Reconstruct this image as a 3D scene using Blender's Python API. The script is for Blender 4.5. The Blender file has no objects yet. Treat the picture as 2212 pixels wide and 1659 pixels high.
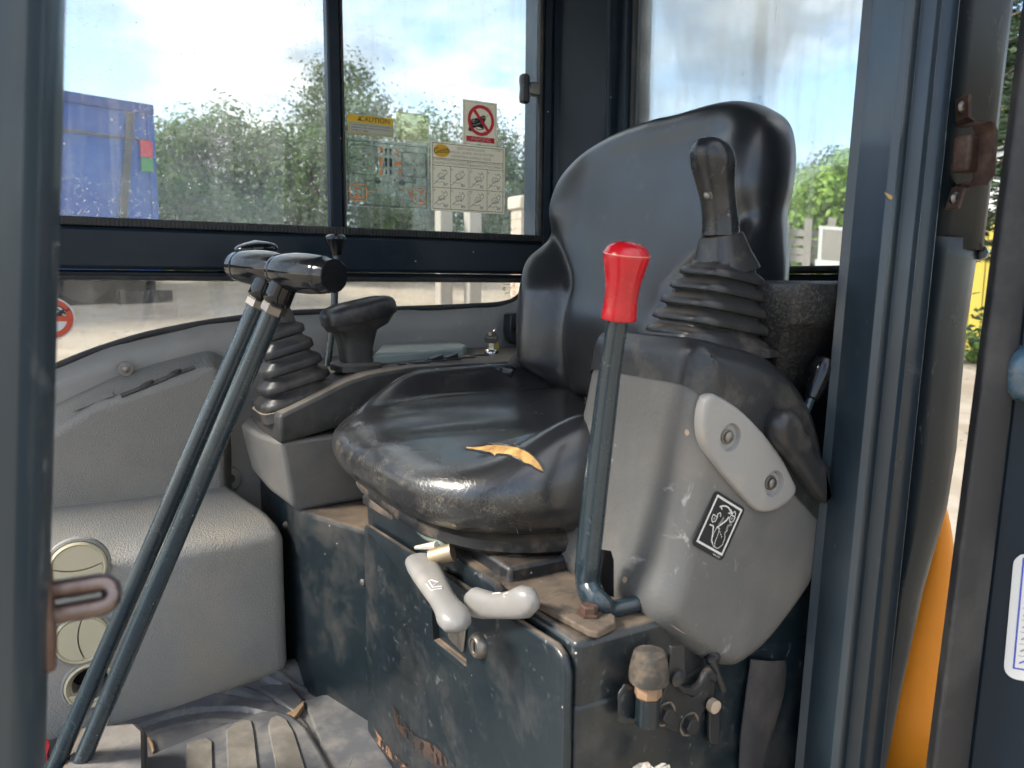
import bpy, bmesh, math, random
from mathutils import Vector as V, Matrix
from mathutils.bvhtree import BVHTree
random.seed(7)
rad = math.radians
scene = bpy.context.scene
COL = scene.collection

# ------------------------------------------------------------------ camera
CAM = V((0, 0, .62)); FPX = 1661.0; CU, CV = 1106.0, 829.5          # sight lines are measured on a 2212 x 1659 print
_a, _p, _q = rad(30), rad(7.7), rad(.45)
FW = V((math.sin(_a)*math.cos(_p), math.cos(_a)*math.cos(_p), -math.sin(_p)))
_r = V((math.cos(_a), -math.sin(_a), 0)); _u = _r.cross(FW)
RT = _r*math.cos(_q)+_u*math.sin(_q); UP = _u*math.cos(_q)-_r*math.sin(_q)
cd = bpy.data.cameras.new('camera'); cam = bpy.data.objects.new('camera', cd); COL.objects.link(cam)
cam.matrix_world = Matrix(((RT.x, UP.x, -FW.x, CAM.x), (RT.y, UP.y, -FW.y, CAM.y), (RT.z, UP.z, -FW.z, CAM.z), (0, 0, 0, 1)))
cd.sensor_width = 36; cd.lens = 36*FPX/2212; cd.clip_start = .02; cd.clip_end = 2000
cd.dof.use_dof = True; cd.dof.focus_distance = .92; cd.dof.aperture_fstop = 10.0
scene.camera = cam
scene.cycles.max_bounces = 7; scene.cycles.diffuse_bounces = 3; scene.cycles.glossy_bounces = 3; scene.cycles.transparent_max_bounces = 14
scene.cycles.use_adaptive_sampling = True; scene.cycles.adaptive_threshold = .05; scene.cycles.adaptive_min_samples = 20
scene.render.resolution_x, scene.render.resolution_y = 1024, 768

# ------------------------------------------------------------------ sky, sun, exposure
SUN_EL, SUN_AZ = 40, 286            # azimuth clockwise from +Y
w = bpy.data.worlds.new('World'); scene.world = w; w.use_nodes = True
nt = w.node_tree; nt.nodes.clear()
def wn(t, **k):
    n = nt.nodes.new(t)
    for a, b in k.items(): setattr(n, a, b)
    return n
sky = wn('ShaderNodeTexSky', sky_type='NISHITA', sun_disc=False)
sky.sun_elevation = rad(SUN_EL); sky.sun_rotation = rad(SUN_AZ); sky.air_density = 1.0; sky.dust_density = .6; sky.ozone_density = 2.0
bg1 = wn('ShaderNodeBackground'); bg1.inputs[1].default_value = .13
nt.links.new(sky.outputs[0], bg1.inputs[0])
tc = wn('ShaderNodeTexCoord'); sep = wn('ShaderNodeSeparateXYZ'); nt.links.new(tc.outputs['Generated'], sep.inputs[0])
zc = wn('ShaderNodeMath', operation='MAXIMUM'); nt.links.new(sep.outputs[2], zc.inputs[0]); zc.inputs[1].default_value = 0
za = wn('ShaderNodeMath', operation='ADD'); nt.links.new(zc.outputs[0], za.inputs[0]); za.inputs[1].default_value = .22
dv = wn('ShaderNodeVectorMath', operation='DIVIDE'); nt.links.new(tc.outputs['Generated'], dv.inputs[0])
cb = wn('ShaderNodeCombineXYZ')
for i in range(3): nt.links.new(za.outputs[0], cb.inputs[i])
nt.links.new(cb.outputs[0], dv.inputs[1])
mp = wn('ShaderNodeMapping'); mp.inputs['Scale'].default_value = (1, 1, .35); mp.inputs['Location'].default_value = (.55, .1, 0)
nt.links.new(dv.outputs[0], mp.inputs[0])
cn = wn('ShaderNodeTexNoise'); cn.inputs['Scale'].default_value = 1.15; cn.inputs['Detail'].default_value = 7; cn.inputs['Roughness'].default_value = .55
nt.links.new(mp.outputs[0], cn.inputs['Vector'])
cr = wn('ShaderNodeValToRGB'); cr.color_ramp.elements[0].position = .40; cr.color_ramp.elements[1].position = .58
nt.links.new(cn.outputs[0], cr.inputs[0])
cn2 = wn('ShaderNodeTexNoise'); cn2.inputs['Scale'].default_value = 2.6; cn2.inputs['Detail'].default_value = 5
nt.links.new(mp.outputs[0], cn2.inputs['Vector'])
cr2 = wn('ShaderNodeValToRGB')
cr2.color_ramp.elements[0].position = .36; cr2.color_ramp.elements[0].color = (.30, .335, .38, 1)
cr2.color_ramp.elements[1].position = .66; cr2.color_ramp.elements[1].color = (.985, .99, 1.0, 1)
nt.links.new(cn2.outputs[0], cr2.inputs[0])
bg2 = wn('ShaderNodeBackground'); bg2.inputs[1].default_value = .86
nt.links.new(cr2.outputs[0], bg2.inputs[0])
mx = wn('ShaderNodeMixShader'); nt.links.new(cr.outputs[0], mx.inputs[0]); nt.links.new(bg1.outputs[0], mx.inputs[1]); nt.links.new(bg2.outputs[0], mx.inputs[2])
wo = wn('ShaderNodeOutputWorld'); nt.links.new(mx.outputs[0], wo.inputs[0])

sd = bpy.data.lights.new('sun', 'SUN'); sd.energy = 3.0; sd.angle = rad(16); sd.color = (1, .93, .82)
so = bpy.data.objects.new('sun', sd); COL.objects.link(so)
_d = V((math.sin(rad(SUN_AZ))*math.cos(rad(SUN_EL)), math.cos(rad(SUN_AZ))*math.cos(rad(SUN_EL)), math.sin(rad(SUN_EL))))
so.rotation_euler = _d.to_track_quat('Z', 'Y').to_euler(); so.location = (0, 0, 30)
vs = scene.view_settings
vs.view_transform = 'Standard'; vs.look = 'None'; vs.gamma = 1; vs.use_curve_mapping = False; vs.exposure = 1.45

# ------------------------------------------------------------------ geometry helpers
def ray(u, v): return FW+RT*((u-CU)/FPX)-UP*((v-CV)/FPX)
def on(u, v, ax, val):
    d = ray(u, v); i = 'XYZ'.index(ax); return CAM+d*((val-CAM[i])/d[i])
def onX(u, v, x): return on(u, v, 'X', x)
def onY(u, v, y): return on(u, v, 'Y', y)
def onZ(u, v, z): return on(u, v, 'Z', z)
def lerp(a, b, t): return a+(b-a)*t
def sstep(a, b, x):
    t = max(0, min(1, (x-a)/(b-a))); return t*t*(3-2*t)

def tag(o, label=None, cat=None, group=None, kind=None):
    if label: o['label'] = label
    if cat: o['category'] = cat
    if group: o['group'] = group
    if kind: o['kind'] = kind
    return o
def put(o, parent):
    COL.objects.link(o)
    if parent is not None:
        o.parent = parent; o.matrix_parent_inverse = Matrix.Translation(parent.location).inverted()
    return o
def thing(name, loc, label, cat, group=None):
    o = bpy.data.objects.new(name, None); o.location = loc; o.empty_display_size = .05; COL.objects.link(o)
    return tag(o, label, cat, group)

def catmull(pts, n, closed=False):
    out = []; k = len(pts); seg = k if closed else k-1
    for i in range(seg):
        if closed: a, b, c, d = pts[i-1], pts[i], pts[(i+1) % k], pts[(i+2) % k]
        else: a, b, c, d = pts[max(i-1, 0)], pts[i], pts[i+1], pts[min(i+2, k-1)]
        for j in range(n):
            t = j/n
            out.append(.5*((2*b)+(c-a)*t+(2*a-5*b+4*c-d)*t*t+(3*b-a-3*c+d)*t**3))
    if not closed: out.append(pts[-1].copy())
    return out
def sring(c, ex, ey, a, b, n=2.0, k=24):
    r = []
    for i in range(k):
        t = 2*math.pi*i/k; x, y = math.cos(t), math.sin(t)
        s = (abs(x)**n+abs(y)**n)**(-1/n)
        r.append(c+ex*(a*x*s)+ey*(b*y*s))
    return r
def frame(axis, hint=V((0, 0, 1))):
    z = axis.normalized(); x = hint.cross(z)
    if x.length < 1e-4: x = V((1, 0, 0)).cross(z)
    x.normalize(); return x, z.cross(x), z

class G:
    def __init__(s): s.v = []; s.f = []
    def add(s, vs, fs):
        o = len(s.v); s.v += [V(p) for p in vs]; s.f += [tuple(i+o for i in f) for f in fs]; return s
    def box(s, x0, x1, y0, y1, z0, z1):
        return s.add([(x0, y0, z0), (x1, y0, z0), (x1, y1, z0), (x0, y1, z0), (x0, y0, z1), (x1, y0, z1), (x1, y1, z1), (x0, y1, z1)],
                     [(0, 3, 2, 1), (4, 5, 6, 7), (0, 1, 5, 4), (1, 2, 6, 5), (2, 3, 7, 6), (3, 0, 4, 7)])
    def obox(s, c, ex, ey, ez, a, b, h):          # oriented box, half sizes a b h
        c = V(c); p = [c+ex*(i*a)+ey*(j*b)+ez*(k*h) for k in (-1, 1) for i, j in ((-1, -1), (1, -1), (1, 1), (-1, 1))]
        return s.add(p, [(0, 3, 2, 1), (4, 5, 6, 7), (0, 1, 5, 4), (1, 2, 6, 5), (2, 3, 7, 6), (3, 0, 4, 7)])
    def prism(s, poly, ext):
        n = len(poly); poly = [V(p) for p in poly]; e = V(ext)
        return s.add(poly+[p+e for p in poly], [tuple(range(n))[::-1], tuple(range(n, 2*n))]+[(i, (i+1) % n, n+(i+1) % n, n+i) for i in range(n)])
    def loft(s, rings, cap0=True, cap1=True, closed=True):
        n = len(rings[0]); vs = [p for r in rings for p in r]; fs = []
        for k in range(len(rings)-1):
            for i in range(n if closed else n-1):
                j = (i+1) % n; fs.append((k*n+i, k*n+j, (k+1)*n+j, (k+1)*n+i))
        if cap0: fs.append(tuple(range(n))[::-1])
        if cap1: fs.append(tuple((len(rings)-1)*n+i for i in range(n)))
        return s.add(vs, fs)
    def tube(s, path, r, k=12, cap=True, flat=1.0, hint=V((0, 0, 1))):
        path = [V(p) for p in path]; m = len(path); R = r if isinstance(r, (list, tuple)) else [r]*m; rings = []; px = None
        for i in range(m):
            t = (path[min(i+1, m-1)]-path[max(i-1, 0)]).normalized()
            if px is None: x, y, _ = frame(t, hint)
            else:
                x = (px-t*px.dot(t)).normalized(); y = t.cross(x)
            px = x; rings.append(sring(path[i], x, y, R[i], R[i]*flat, 2, k))
        return s.loft(rings, cap, cap)
    def lathe(s, prof, o, axis, k=24, cap=True):
        x, y, z = frame(V(axis)); o = V(o)
        return s.loft([sring(o+z*h, x, y, max(r, 1e-5), max(r, 1e-5), 2, k) for r, h in prof], cap, cap)
    def grid(s, nx, ny, fn):
        return s.add([fn(i/(nx-1), j/(ny-1)) for j in range(ny) for i in range(nx)],
                     [(j*nx+i, j*nx+i+1, (j+1)*nx+i+1, (j+1)*nx+i) for j in range(ny-1) for i in range(nx-1)])
    def mesh(s, name, mat, sharp=35, flat=False):
        me = bpy.data.meshes.new(name); me.from_pydata([tuple(p) for p in s.v], [], s.f)
        bm = bmesh.new(); bm.from_mesh(me); bmesh.ops.recalc_face_normals(bm, faces=bm.faces); bm.to_mesh(me); bm.free()
        if not flat:
            for p in me.polygons: p.use_smooth = True
            me.set_sharp_from_angle(angle=rad(sharp))
        if mat: me.materials.append(mat)
        return me
    def obj(s, name, mat, parent=None, bevel=0, seg=2, sub=0, sharp=35, flat=False, solid=0, **kw):
        o = bpy.data.objects.new(name, s.mesh(name, mat, sharp, flat))
        if solid:
            m = o.modifiers.new('solid', 'SOLIDIFY'); m.thickness = solid; m.offset = 0
        if bevel:
            m = o.modifiers.new('bevel', 'BEVEL'); m.width = bevel; m.segments = seg; m.limit_method = 'ANGLE'; m.angle_limit = rad(28); m.harden_normals = False
        if sub:
            m = o.modifiers.new('sub', 'SUBSURF'); m.levels = sub; m.render_levels = sub
        put(o, parent)
        if kw: tag(o, **kw)
        return o
    def bvh(s): return BVHTree.FromPolygons([tuple(p) for p in s.v], s.f)

def apply_mods(o):
    dg = bpy.context.evaluated_depsgraph_get(); me = bpy.data.meshes.new_from_object(o.evaluated_get(dg)); o.modifiers.clear(); o.data = me; return o
def cut(o, g):                               # carve the shape g out of the mesh object o
    c = bpy.data.objects.new('cutter', g.mesh('cutter', None)); COL.objects.link(c)
    m = o.modifiers.new('cut', 'BOOLEAN'); m.operation = 'DIFFERENCE'; m.object = c; m.solver = 'EXACT'
    apply_mods(o); bpy.data.objects.remove(c); return o
def bvh_of(*objs):
    dg = bpy.context.evaluated_depsgraph_get(); vs = []; fs = []
    for o in objs:
        e = o.evaluated_get(dg); me = e.to_mesh(); k = len(vs); mw = e.matrix_world
        vs += [tuple(mw @ v.co) for v in me.vertices]; fs += [tuple(i+k for i in p.vertices) for p in me.polygons]; e.to_mesh_clear()
    return BVHTree.FromPolygons(vs, fs)
def hit(bvh, u, v):                          # where a sight line meets a real surface
    d = ray(u, v).normalized(); loc, n, _, _ = bvh.ray_cast(CAM, d)
    if loc is None: return None, None
    if n.dot(d) > 0: n = -n
    return loc, n

# ------------------------------------------------------------------ materials
def nn(nt, t, ins=None, **k):
    n = nt.nodes.new(t)
    for a, b in k.items(): setattr(n, a, b)
    for a, b in (ins or {}).items():
        s = n.inputs[a]
        if isinstance(b, bpy.types.NodeSocket): nt.links.new(b, s)
        else: s.default_value = b
    return n
def rgb(c): return (c[0], c[1], c[2], 1)
def ramp(nt, fac, p0, p1, c0=(0, 0, 0), c1=(1, 1, 1)):
    n = nn(nt, 'ShaderNodeValToRGB', {'Fac': fac}); e = n.color_ramp.elements
    e[0].position, e[1].position = p0, p1; e[0].color, e[1].color = rgb(c0), rgb(c1); return n.outputs[0]
def mixc(nt, fac, a, b, mode='MIX'):
    n = nn(nt, 'ShaderNodeMix', data_type='RGBA', blend_type=mode)
    for s, val in ((n.inputs[0], fac), (n.inputs[6], a), (n.inputs[7], b)):
        if isinstance(val, bpy.types.NodeSocket): nt.links.new(val, s)
        elif isinstance(val, (tuple, list)): s.default_value = rgb(val)
        else: s.default_value = val
    return n.outputs[2]
def mth(nt, op, a, b=0.0):
    n = nn(nt, 'ShaderNodeMath', {0: a, 1: b}, operation=op, use_clamp=False); return n.outputs[0]
def noise_tex(nt, co, scale, detail=5, rough=.55, dist=0):
    return nn(nt, 'ShaderNodeTexNoise', {'Vector': co, 'Scale': scale, 'Detail': detail, 'Roughness': rough, 'Distortion': dist}).outputs[0]
def M(name, col, rough=.5, metal=0, var=.15, vscale=9, dust=None, top=None, specks=None, scratch=None, bump=None, coat=0, spec=.5, rvar=.12, stretch=None):
    """painted / moulded surface: mottled base, grime patches, settled dust, specks, scratches, fine relief"""
    m = bpy.data.materials.new(name); m.use_nodes = True; nt = m.node_tree; b = nt.nodes['Principled BSDF']
    co = nn(nt, 'ShaderNodeTexCoord').outputs['Object']
    if stretch: co = nn(nt, 'ShaderNodeMapping', {'Vector': co, 'Scale': stretch}).outputs[0]
    n1 = noise_tex(nt, co, vscale, 3)
    c = mixc(nt, n1, tuple(x*(1-var) for x in col), tuple(min(1, x*(1+var)) for x in col))
    rg = mth(nt, 'ADD', mth(nt, 'MULTIPLY', noise_tex(nt, co, vscale*3.1, 2), rvar*2), rough-rvar)
    if scratch:                               # (colour, scale, amount)
        mp = nn(nt, 'ShaderNodeMapping', {'Vector': co, 'Scale': (1, .45, .6), 'Rotation': (.9, .5, .8)}).outputs[0]
        sc = ramp(nt, noise_tex(nt, mp, scratch[1], 4, .75, .5), .61, .70)
        sc = mth(nt, 'MULTIPLY', sc, ramp(nt, noise_tex(nt, co, 5, 3), .42, .62)); f = mth(nt, 'MULTIPLY', sc, scratch[2])
        c = mixc(nt, f, c, scratch[0]); rg = mth(nt, 'ADD', rg, mth(nt, 'MULTIPLY', f, .3))
    if dust:                                  # (colour, amount, scale, p0, p1)
        n2 = noise_tex(nt, co, dust[2], 5, .68); f = mth(nt, 'MULTIPLY', ramp(nt, n2, dust[3], dust[4]), dust[1])
        c = mixc(nt, f, c, dust[0]); rg = mth(nt, 'ADD', rg, mth(nt, 'MULTIPLY', f, .35))
    if top:                                   # dust lying on upward faces (colour, amount, noise scale)
        nz = nn(nt, 'ShaderNodeSeparateXYZ', {0: nn(nt, 'ShaderNodeNewGeometry').outputs['Normal']}).outputs[2]
        f = mth(nt, 'MULTIPLY', ramp(nt, nz, .72, .98), mth(nt, 'MULTIPLY', ramp(nt, noise_tex(nt, co, top[2], 4, .65), .3, .62), top[1]))
        c = mixc(nt, f, c, top[0]); rg = mth(nt, 'ADD', rg, mth(nt, 'MULTIPLY', f, .4))
    if specks:                                # (colour, scale, radius)
        vo = nn(nt, 'ShaderNodeTexVoronoi', {'Vector': co, 'Scale': specks[1], 'Randomness': 1.0})
        f = mth(nt, 'MULTIPLY', ramp(nt, vo.outputs['Distance'], specks[2], specks[2]*1.3, (1, 1, 1), (0, 0, 0)), ramp(nt, noise_tex(nt, co, specks[1]*.35, 2), .52, .6))
        c = mixc(nt, f, c, specks[0])
    nt.links.new(c, b.inputs['Base Color']); nt.links.new(mth(nt, 'MINIMUM', rg, 1.0), b.inputs['Roughness'])
    b.inputs['Metallic'].default_value = metal; b.inputs['Specular IOR Level'].default_value = spec
    b.inputs['Coat Weight'].default_value = coat; b.inputs['Coat Roughness'].default_value = .08
    if bump:                                  # (scale, strength, kind)
        h = noise_tex(nt, co, bump[0], 3, .6) if bump[2] == 'n' else nn(nt, 'ShaderNodeTexVoronoi', {'Vector': co, 'Scale': bump[0]}, feature='SMOOTH_F1').outputs[0]
        h = mth(nt, 'ADD', h, mth(nt, 'MULTIPLY', noise_tex(nt, co, bump[0]*.13, 3), .5 if bump[2] == 'v' else 1.5))
        bn = nn(nt, 'ShaderNodeBump', {'Height': h, 'Strength': bump[1], 'Distance': .002}); nt.links.new(bn.outputs[0], b.inputs['Normal'])
    return m

TAN = (.24, .175, .12); DUSTC = (.16, .15, .14); PALE = (.62, .58, .5); RUSTC = (.16, .055, .022)
PAINT = M('frame_paint', (.007, .015, .025), .34, var=.2, dust=(DUSTC, .08, 7, .55, .75), specks=(PALE, 34, .035), bump=(60, .05, 'n'), spec=.25)
PILLAR = M('pillar_paint', (.022, .037, .050), .33, var=.18, dust=(DUSTC, .14, 6, .52, .75), specks=(PALE, 26, .035), scratch=((.12, .13, .14), 60, .4), bump=(40, .06, 'n'), coat=.3, stretch=(1, 1, .5))
BOXP = M('box_paint', (.0065, .0135, .0185), .36, var=.3, dust=((.09, .08, .07), .55, 9, .5, .72), specks=(PALE, 40, .032), scratch=((.20, .22, .23), 110, .7), bump=(50, .08, 'n'), top=(TAN, .75, 12), coat=.2)
GRIME = M('grimy_steel', (.012, .014, .017), .45, var=.4, dust=((.13, .10, .075), .6, 26, .5, .66), specks=(PALE, 60, .06), bump=(90, .25, 'n'), top=(TAN, .35, 16))
TRIM = M('grained_trim', (.285, .276, .257), .62, var=.18, vscale=9, dust=((.37, .32, .255), .85, 5, .45, .70), scratch=((.36, .36, .35), 30, .35), bump=(480, .5, 'v'))
TRIMD = M('grained_trim_dark', (.222, .210, .190), .52, var=.14, vscale=8, dust=((.30, .27, .23), .6, 7, .46, .76), bump=(460, .55, 'v'))
LINING = M('soft_lining', (.25, .241, .225), .42, var=.12, vscale=7, dust=((.36, .33, .29), .5, 9, .5, .75), scratch=((.42, .42, .41), 25, .45), bump=(22, .35, 'n'))
SHELL = M('console_plastic', (.122, .122, .119), .36, var=.10, vscale=6, dust=((.22, .19, .16), .7, 6, .44, .74), specks=((.55, .45, .36), 30, .05), scratch=((.34, .33, .32), 60, .8), bump=(300, .10, 'v'))
CAPB = M('black_plastic', (.024, .025, .027), .34, var=.2, dust=((.20, .17, .13), .45, 14, .55, .75), specks=((.45, .36, .26), 55, .05), scratch=((.10, .10, .10), 60, .35), bump=(400, .04, 'v'))
CONB = M('dusty_black_plastic', (.024, .025, .026), .38, var=.2, dust=((.15, .135, .12), .35, 9, .48, .74), top=((.26, .22, .18), .75, 9), scratch=((.16, .16, .15), 50, .5), bump=(200, .08, 'v'))
RUB = M('bellows_rubber', (.027, .027, .028), .33, var=.25, dust=((.20, .165, .12), .5, 26, .56, .72), top=((.30, .23, .16), .5, 18), scratch=((.14, .13, .12), 70, .4), bump=(150, .06, 'n'))
RUBD = M('dusty_bellows_rubber', (.020, .020, .021), .42, var=.25, dust=((.20, .17, .14), .35, 15, .5, .72), top=((.36, .29, .21), .95, 9), scratch=((.16, .14, .12), 70, .4), bump=(150, .06, 'n'))
SATIN = M('satin_grip', (.016, .017, .019), .27, var=.25, specks=((.35, .33, .3), 70, .04), scratch=((.12, .12, .12), 80, .5), dust=((.10, .09, .08), .4, 30, .5, .7), rvar=.07)
GLOSS = M('gloss_black', (.007, .008, .010), .11, var=.2, specks=((.3, .3, .3), 80, .03), spec=.45, rvar=.05)
SEAL = M('rubber_seal', (.018, .018, .020), .55, var=.3, dust=((.11, .10, .09), .45, 14, .48, .72), bump=(120, .1, 'n'))
RED = M('red_plastic', (.50, .008, .016), .24, var=.2, vscale=30, coat=.35, rvar=.08, specks=((.7, .3, .3), 90, .03), scratch=((.62, .10, .09), 120, .6), dust=((.28, .03, .03), .5, 25, .5, .7))
LEVER = M('lever_paint', (.018, .032, .042), .25, var=.2, dust=((.09, .10, .10), .18, 30, .5, .75), specks=((.45, .45, .42), 90, .05), scratch=((.16, .19, .20), 120, .35), coat=.4)
LGREY = M('light_grey_plastic', (.29, .28, .265), .42, var=.05, dust=((.48, .36, .26), .5, 14, .58, .78), bump=(300, .03, 'v'))
HANDLE = M('handle_plastic', (.235, .228, .22), .38, var=.05, dust=((.5, .42, .34), .3, 12, .55, .75))
CREAM = M('cream_plastic', (.60, .53, .37), .4, var=.05, dust=((.4, .34, .26), .3, 18, .55, .75))
CHROME = M('chrome', (.62, .61, .59), .22, 1, var=.1, rvar=.06)
STEEL = M('worn_steel', (.26, .245, .225), .38, .9, var=.3, vscale=40, dust=((.24, .16, .1), .6, 40, .45, .7))
STRIKE = M('striker_steel', (.20, .155, .145), .3, .9, var=.4, vscale=60, dust=((.10, .05, .03), .6, 50, .5, .7))
BRASSY = M('zinc_tube', (.42, .34, .22), .42, .7, var=.2, dust=((.42, .33, .22), .6, 30, .4, .65))
RUST = M('rusty_steel', (.105, .060, .045), .62, .3, var=.5, vscale=45, dust=((.30, .22, .17), .6, 30, .45, .7), bump=(160, .3, 'n'))
RUSTP = M('rust_stain', (.075, .036, .02), .8, 0, var=.55, vscale=40, dust=((.012, .018, .022), .8, 30, .42, .6), bump=(160, .4, 'n'))
def ragged(m, sc=60, p0=.46, p1=.52):               # flaking stain: the sheet breaks up into islands
    nt = m.node_tree; out = nt.nodes['Material Output']; b = nt.nodes['Principled BSDF']; co = nn(nt, 'ShaderNodeTexCoord').outputs['Object']
    s = nn(nt, 'ShaderNodeMixShader', {0: ramp(nt, noise_tex(nt, co, sc, 5, .7), p0, p1), 1: nn(nt, 'ShaderNodeBsdfTransparent').outputs[0], 2: b.outputs[0]}); nt.links.new(s.outputs[0], out.inputs[0]); return m
ragged(RUSTP)
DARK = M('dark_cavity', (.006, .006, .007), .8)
MATM = M('floor_mat', (.092, .095, .104), .42, var=.15, dust=((.28, .26, .225), .7, 9, .46, .68), scratch=((.22, .21, .2), 40, .5), bump=(90, .1, 'n'))
MUD = M('dried_mud', (.115, .105, .090), .6, var=.3, vscale=14, dust=((.22, .20, .17), .8, 12, .45, .65), bump=(40, .5, 'n'))
WEB = M('seat_belt_webbing', (.030, .029, .032), .8, var=.2, dust=((.10, .085, .075), .6, 12, .48, .7), bump=(420, .3, 'n'))
TEXB = M('leather_grain_black', (.016, .017, .018), .36, var=.2, dust=((.10, .088, .075), .5, 380, .5, .62), bump=(420, .16, 'v'))
FOAM = M('yellow_foam', (.64, .38, .13), .9, var=.3, vscale=120, dust=((.34, .17, .05), .85, 110, .46, .62), bump=(300, .9, 'n'))
ORANGE = M('orange_paint', (.95, .33, .02), .4, var=.06, spec=.2, dust=((.5, .3, .12), .3, 4, .55, .8))
PARK = M('park_grey', (.25, .30, .30), .4, var=.1, top=((.40, .36, .3), .35, 8), scratch=((.4, .42, .42), 30, .3))
def flat_mat(name, col, rough=.5, tl=0):
    m = M(name, col, rough, var=.03)
    if tl:                                     # thin vinyl print lets daylight through
        nt = m.node_tree; b = nt.nodes['Principled BSDF']; s = nn(nt, 'ShaderNodeMixShader', {0: tl, 1: b.outputs[0], 2: nn(nt, 'ShaderNodeBsdfTranslucent', {'Color': rgb(col)}).outputs[0]}); nt.links.new(s.outputs[0], nt.nodes['Material Output'].inputs[0])
    return m
PRT_W = flat_mat('print_white', (.66, .65, .62)); PRT_K = flat_mat('print_black', (.012, .013, .016)); PRT_O = flat_mat('print_orange', (.80, .27, .09), tl=.4)
PRT_Y = flat_mat('print_yellow', (.78, .48, .04), tl=.4); PRT_R = flat_mat('print_red', (.60, .03, .05), tl=.3); PRT_G = flat_mat('print_grey', (.22, .22, .21))
PRT_C = flat_mat('print_cream', (.80, .77, .68), tl=.6); PRT_S = flat_mat('print_coral', (.80, .15, .08), tl=.4); PRT_B = flat_mat('print_blue', (.05, .08, .42))

def vinyl(nm='black_vinyl', r0=.19, coat=.32):
    m = bpy.data.materials.new(nm); m.use_nodes = True; nt = m.node_tree; b = nt.nodes['Principled BSDF']
    co = nn(nt, 'ShaderNodeTexCoord').outputs['Object']
    wv = nn(nt, 'ShaderNodeVectorMath', {0: co, 1: nn(nt, 'ShaderNodeVectorMath', {0: nn(nt, 'ShaderNodeTexNoise', {'Vector': co, 'Scale': 30, 'Detail': 4}).outputs['Color'], 'Scale': .05}, operation='SCALE').outputs[0]}, operation='ADD').outputs[0]
    st = nn(nt, 'ShaderNodeMapping', {'Vector': wv, 'Scale': (1, 1, .55)}).outputs[0]
    vo = nn(nt, 'ShaderNodeTexVoronoi', {'Vector': st, 'Scale': 210}, feature='DISTANCE_TO_EDGE').outputs[0]
    sp = nn(nt, 'ShaderNodeSeparateXYZ', {0: co})
    fr = mth(nt, 'MULTIPLY', ramp(nt, sp.outputs[0], .31, .40, (1, 1, 1), (0, 0, 0)), ramp(nt, sp.outputs[2], .418, .445, (1, 1, 1), (0, 0, 0)))   # the worn front roll
    wear = mth(nt, 'MULTIPLY', fr, ramp(nt, noise_tex(nt, co, 14, 4), .34, .60))
    cr = mth(nt, 'MULTIPLY', ramp(nt, vo, .015, .07, (1, 1, 1), (0, 0, 0)), mth(nt, 'MULTIPLY', wear, ramp(nt, noise_tex(nt, co, 60, 3), .42, .6)))
    c = mixc(nt, noise_tex(nt, co, 12), (.012, .013, .015), (.022, .023, .026))
    c = mixc(nt, mth(nt, 'MULTIPLY', cr, .85), c, (.34, .29, .20))
    c = mixc(nt, mth(nt, 'MULTIPLY', ramp(nt, noise_tex(nt, co, 18, 7, .7), .58, .72), .22), c, (.16, .14, .12))
    b.inputs['Specular IOR Level'].default_value = .75
    nt.links.new(c, b.inputs['Base Color'])
    rg = mth(nt, 'ADD', r0, mth(nt, 'MULTIPLY', noise_tex(nt, co, 20, 3), .12)); rg = mth(nt, 'ADD', rg, mth(nt, 'MULTIPLY', wear, .15)); nt.links.new(rg, b.inputs['Roughness'])
    h = mth(nt, 'ADD', mth(nt, 'MULTIPLY', noise_tex(nt, wv, 220, 3), .35), mth(nt, 'MULTIPLY', ramp(nt, vo, 0, .12), mth(nt, 'ADD', mth(nt, 'MULTIPLY', wear, 1.6), mth(nt, 'MULTIPLY', ramp(nt, noise_tex(nt, co, 7), .45, .7), .28))))
    nt.links.new(nn(nt, 'ShaderNodeBump', {'Height': h, 'Strength': .20, 'Distance': .0010}).outputs[0], b.inputs['Normal'])
    b.inputs['Coat Weight'].default_value = coat; b.inputs['Coat Roughness'].default_value = .16
    return m
VINYL = vinyl(); VINYLB = vinyl('satin_vinyl', .30, .25)

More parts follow.
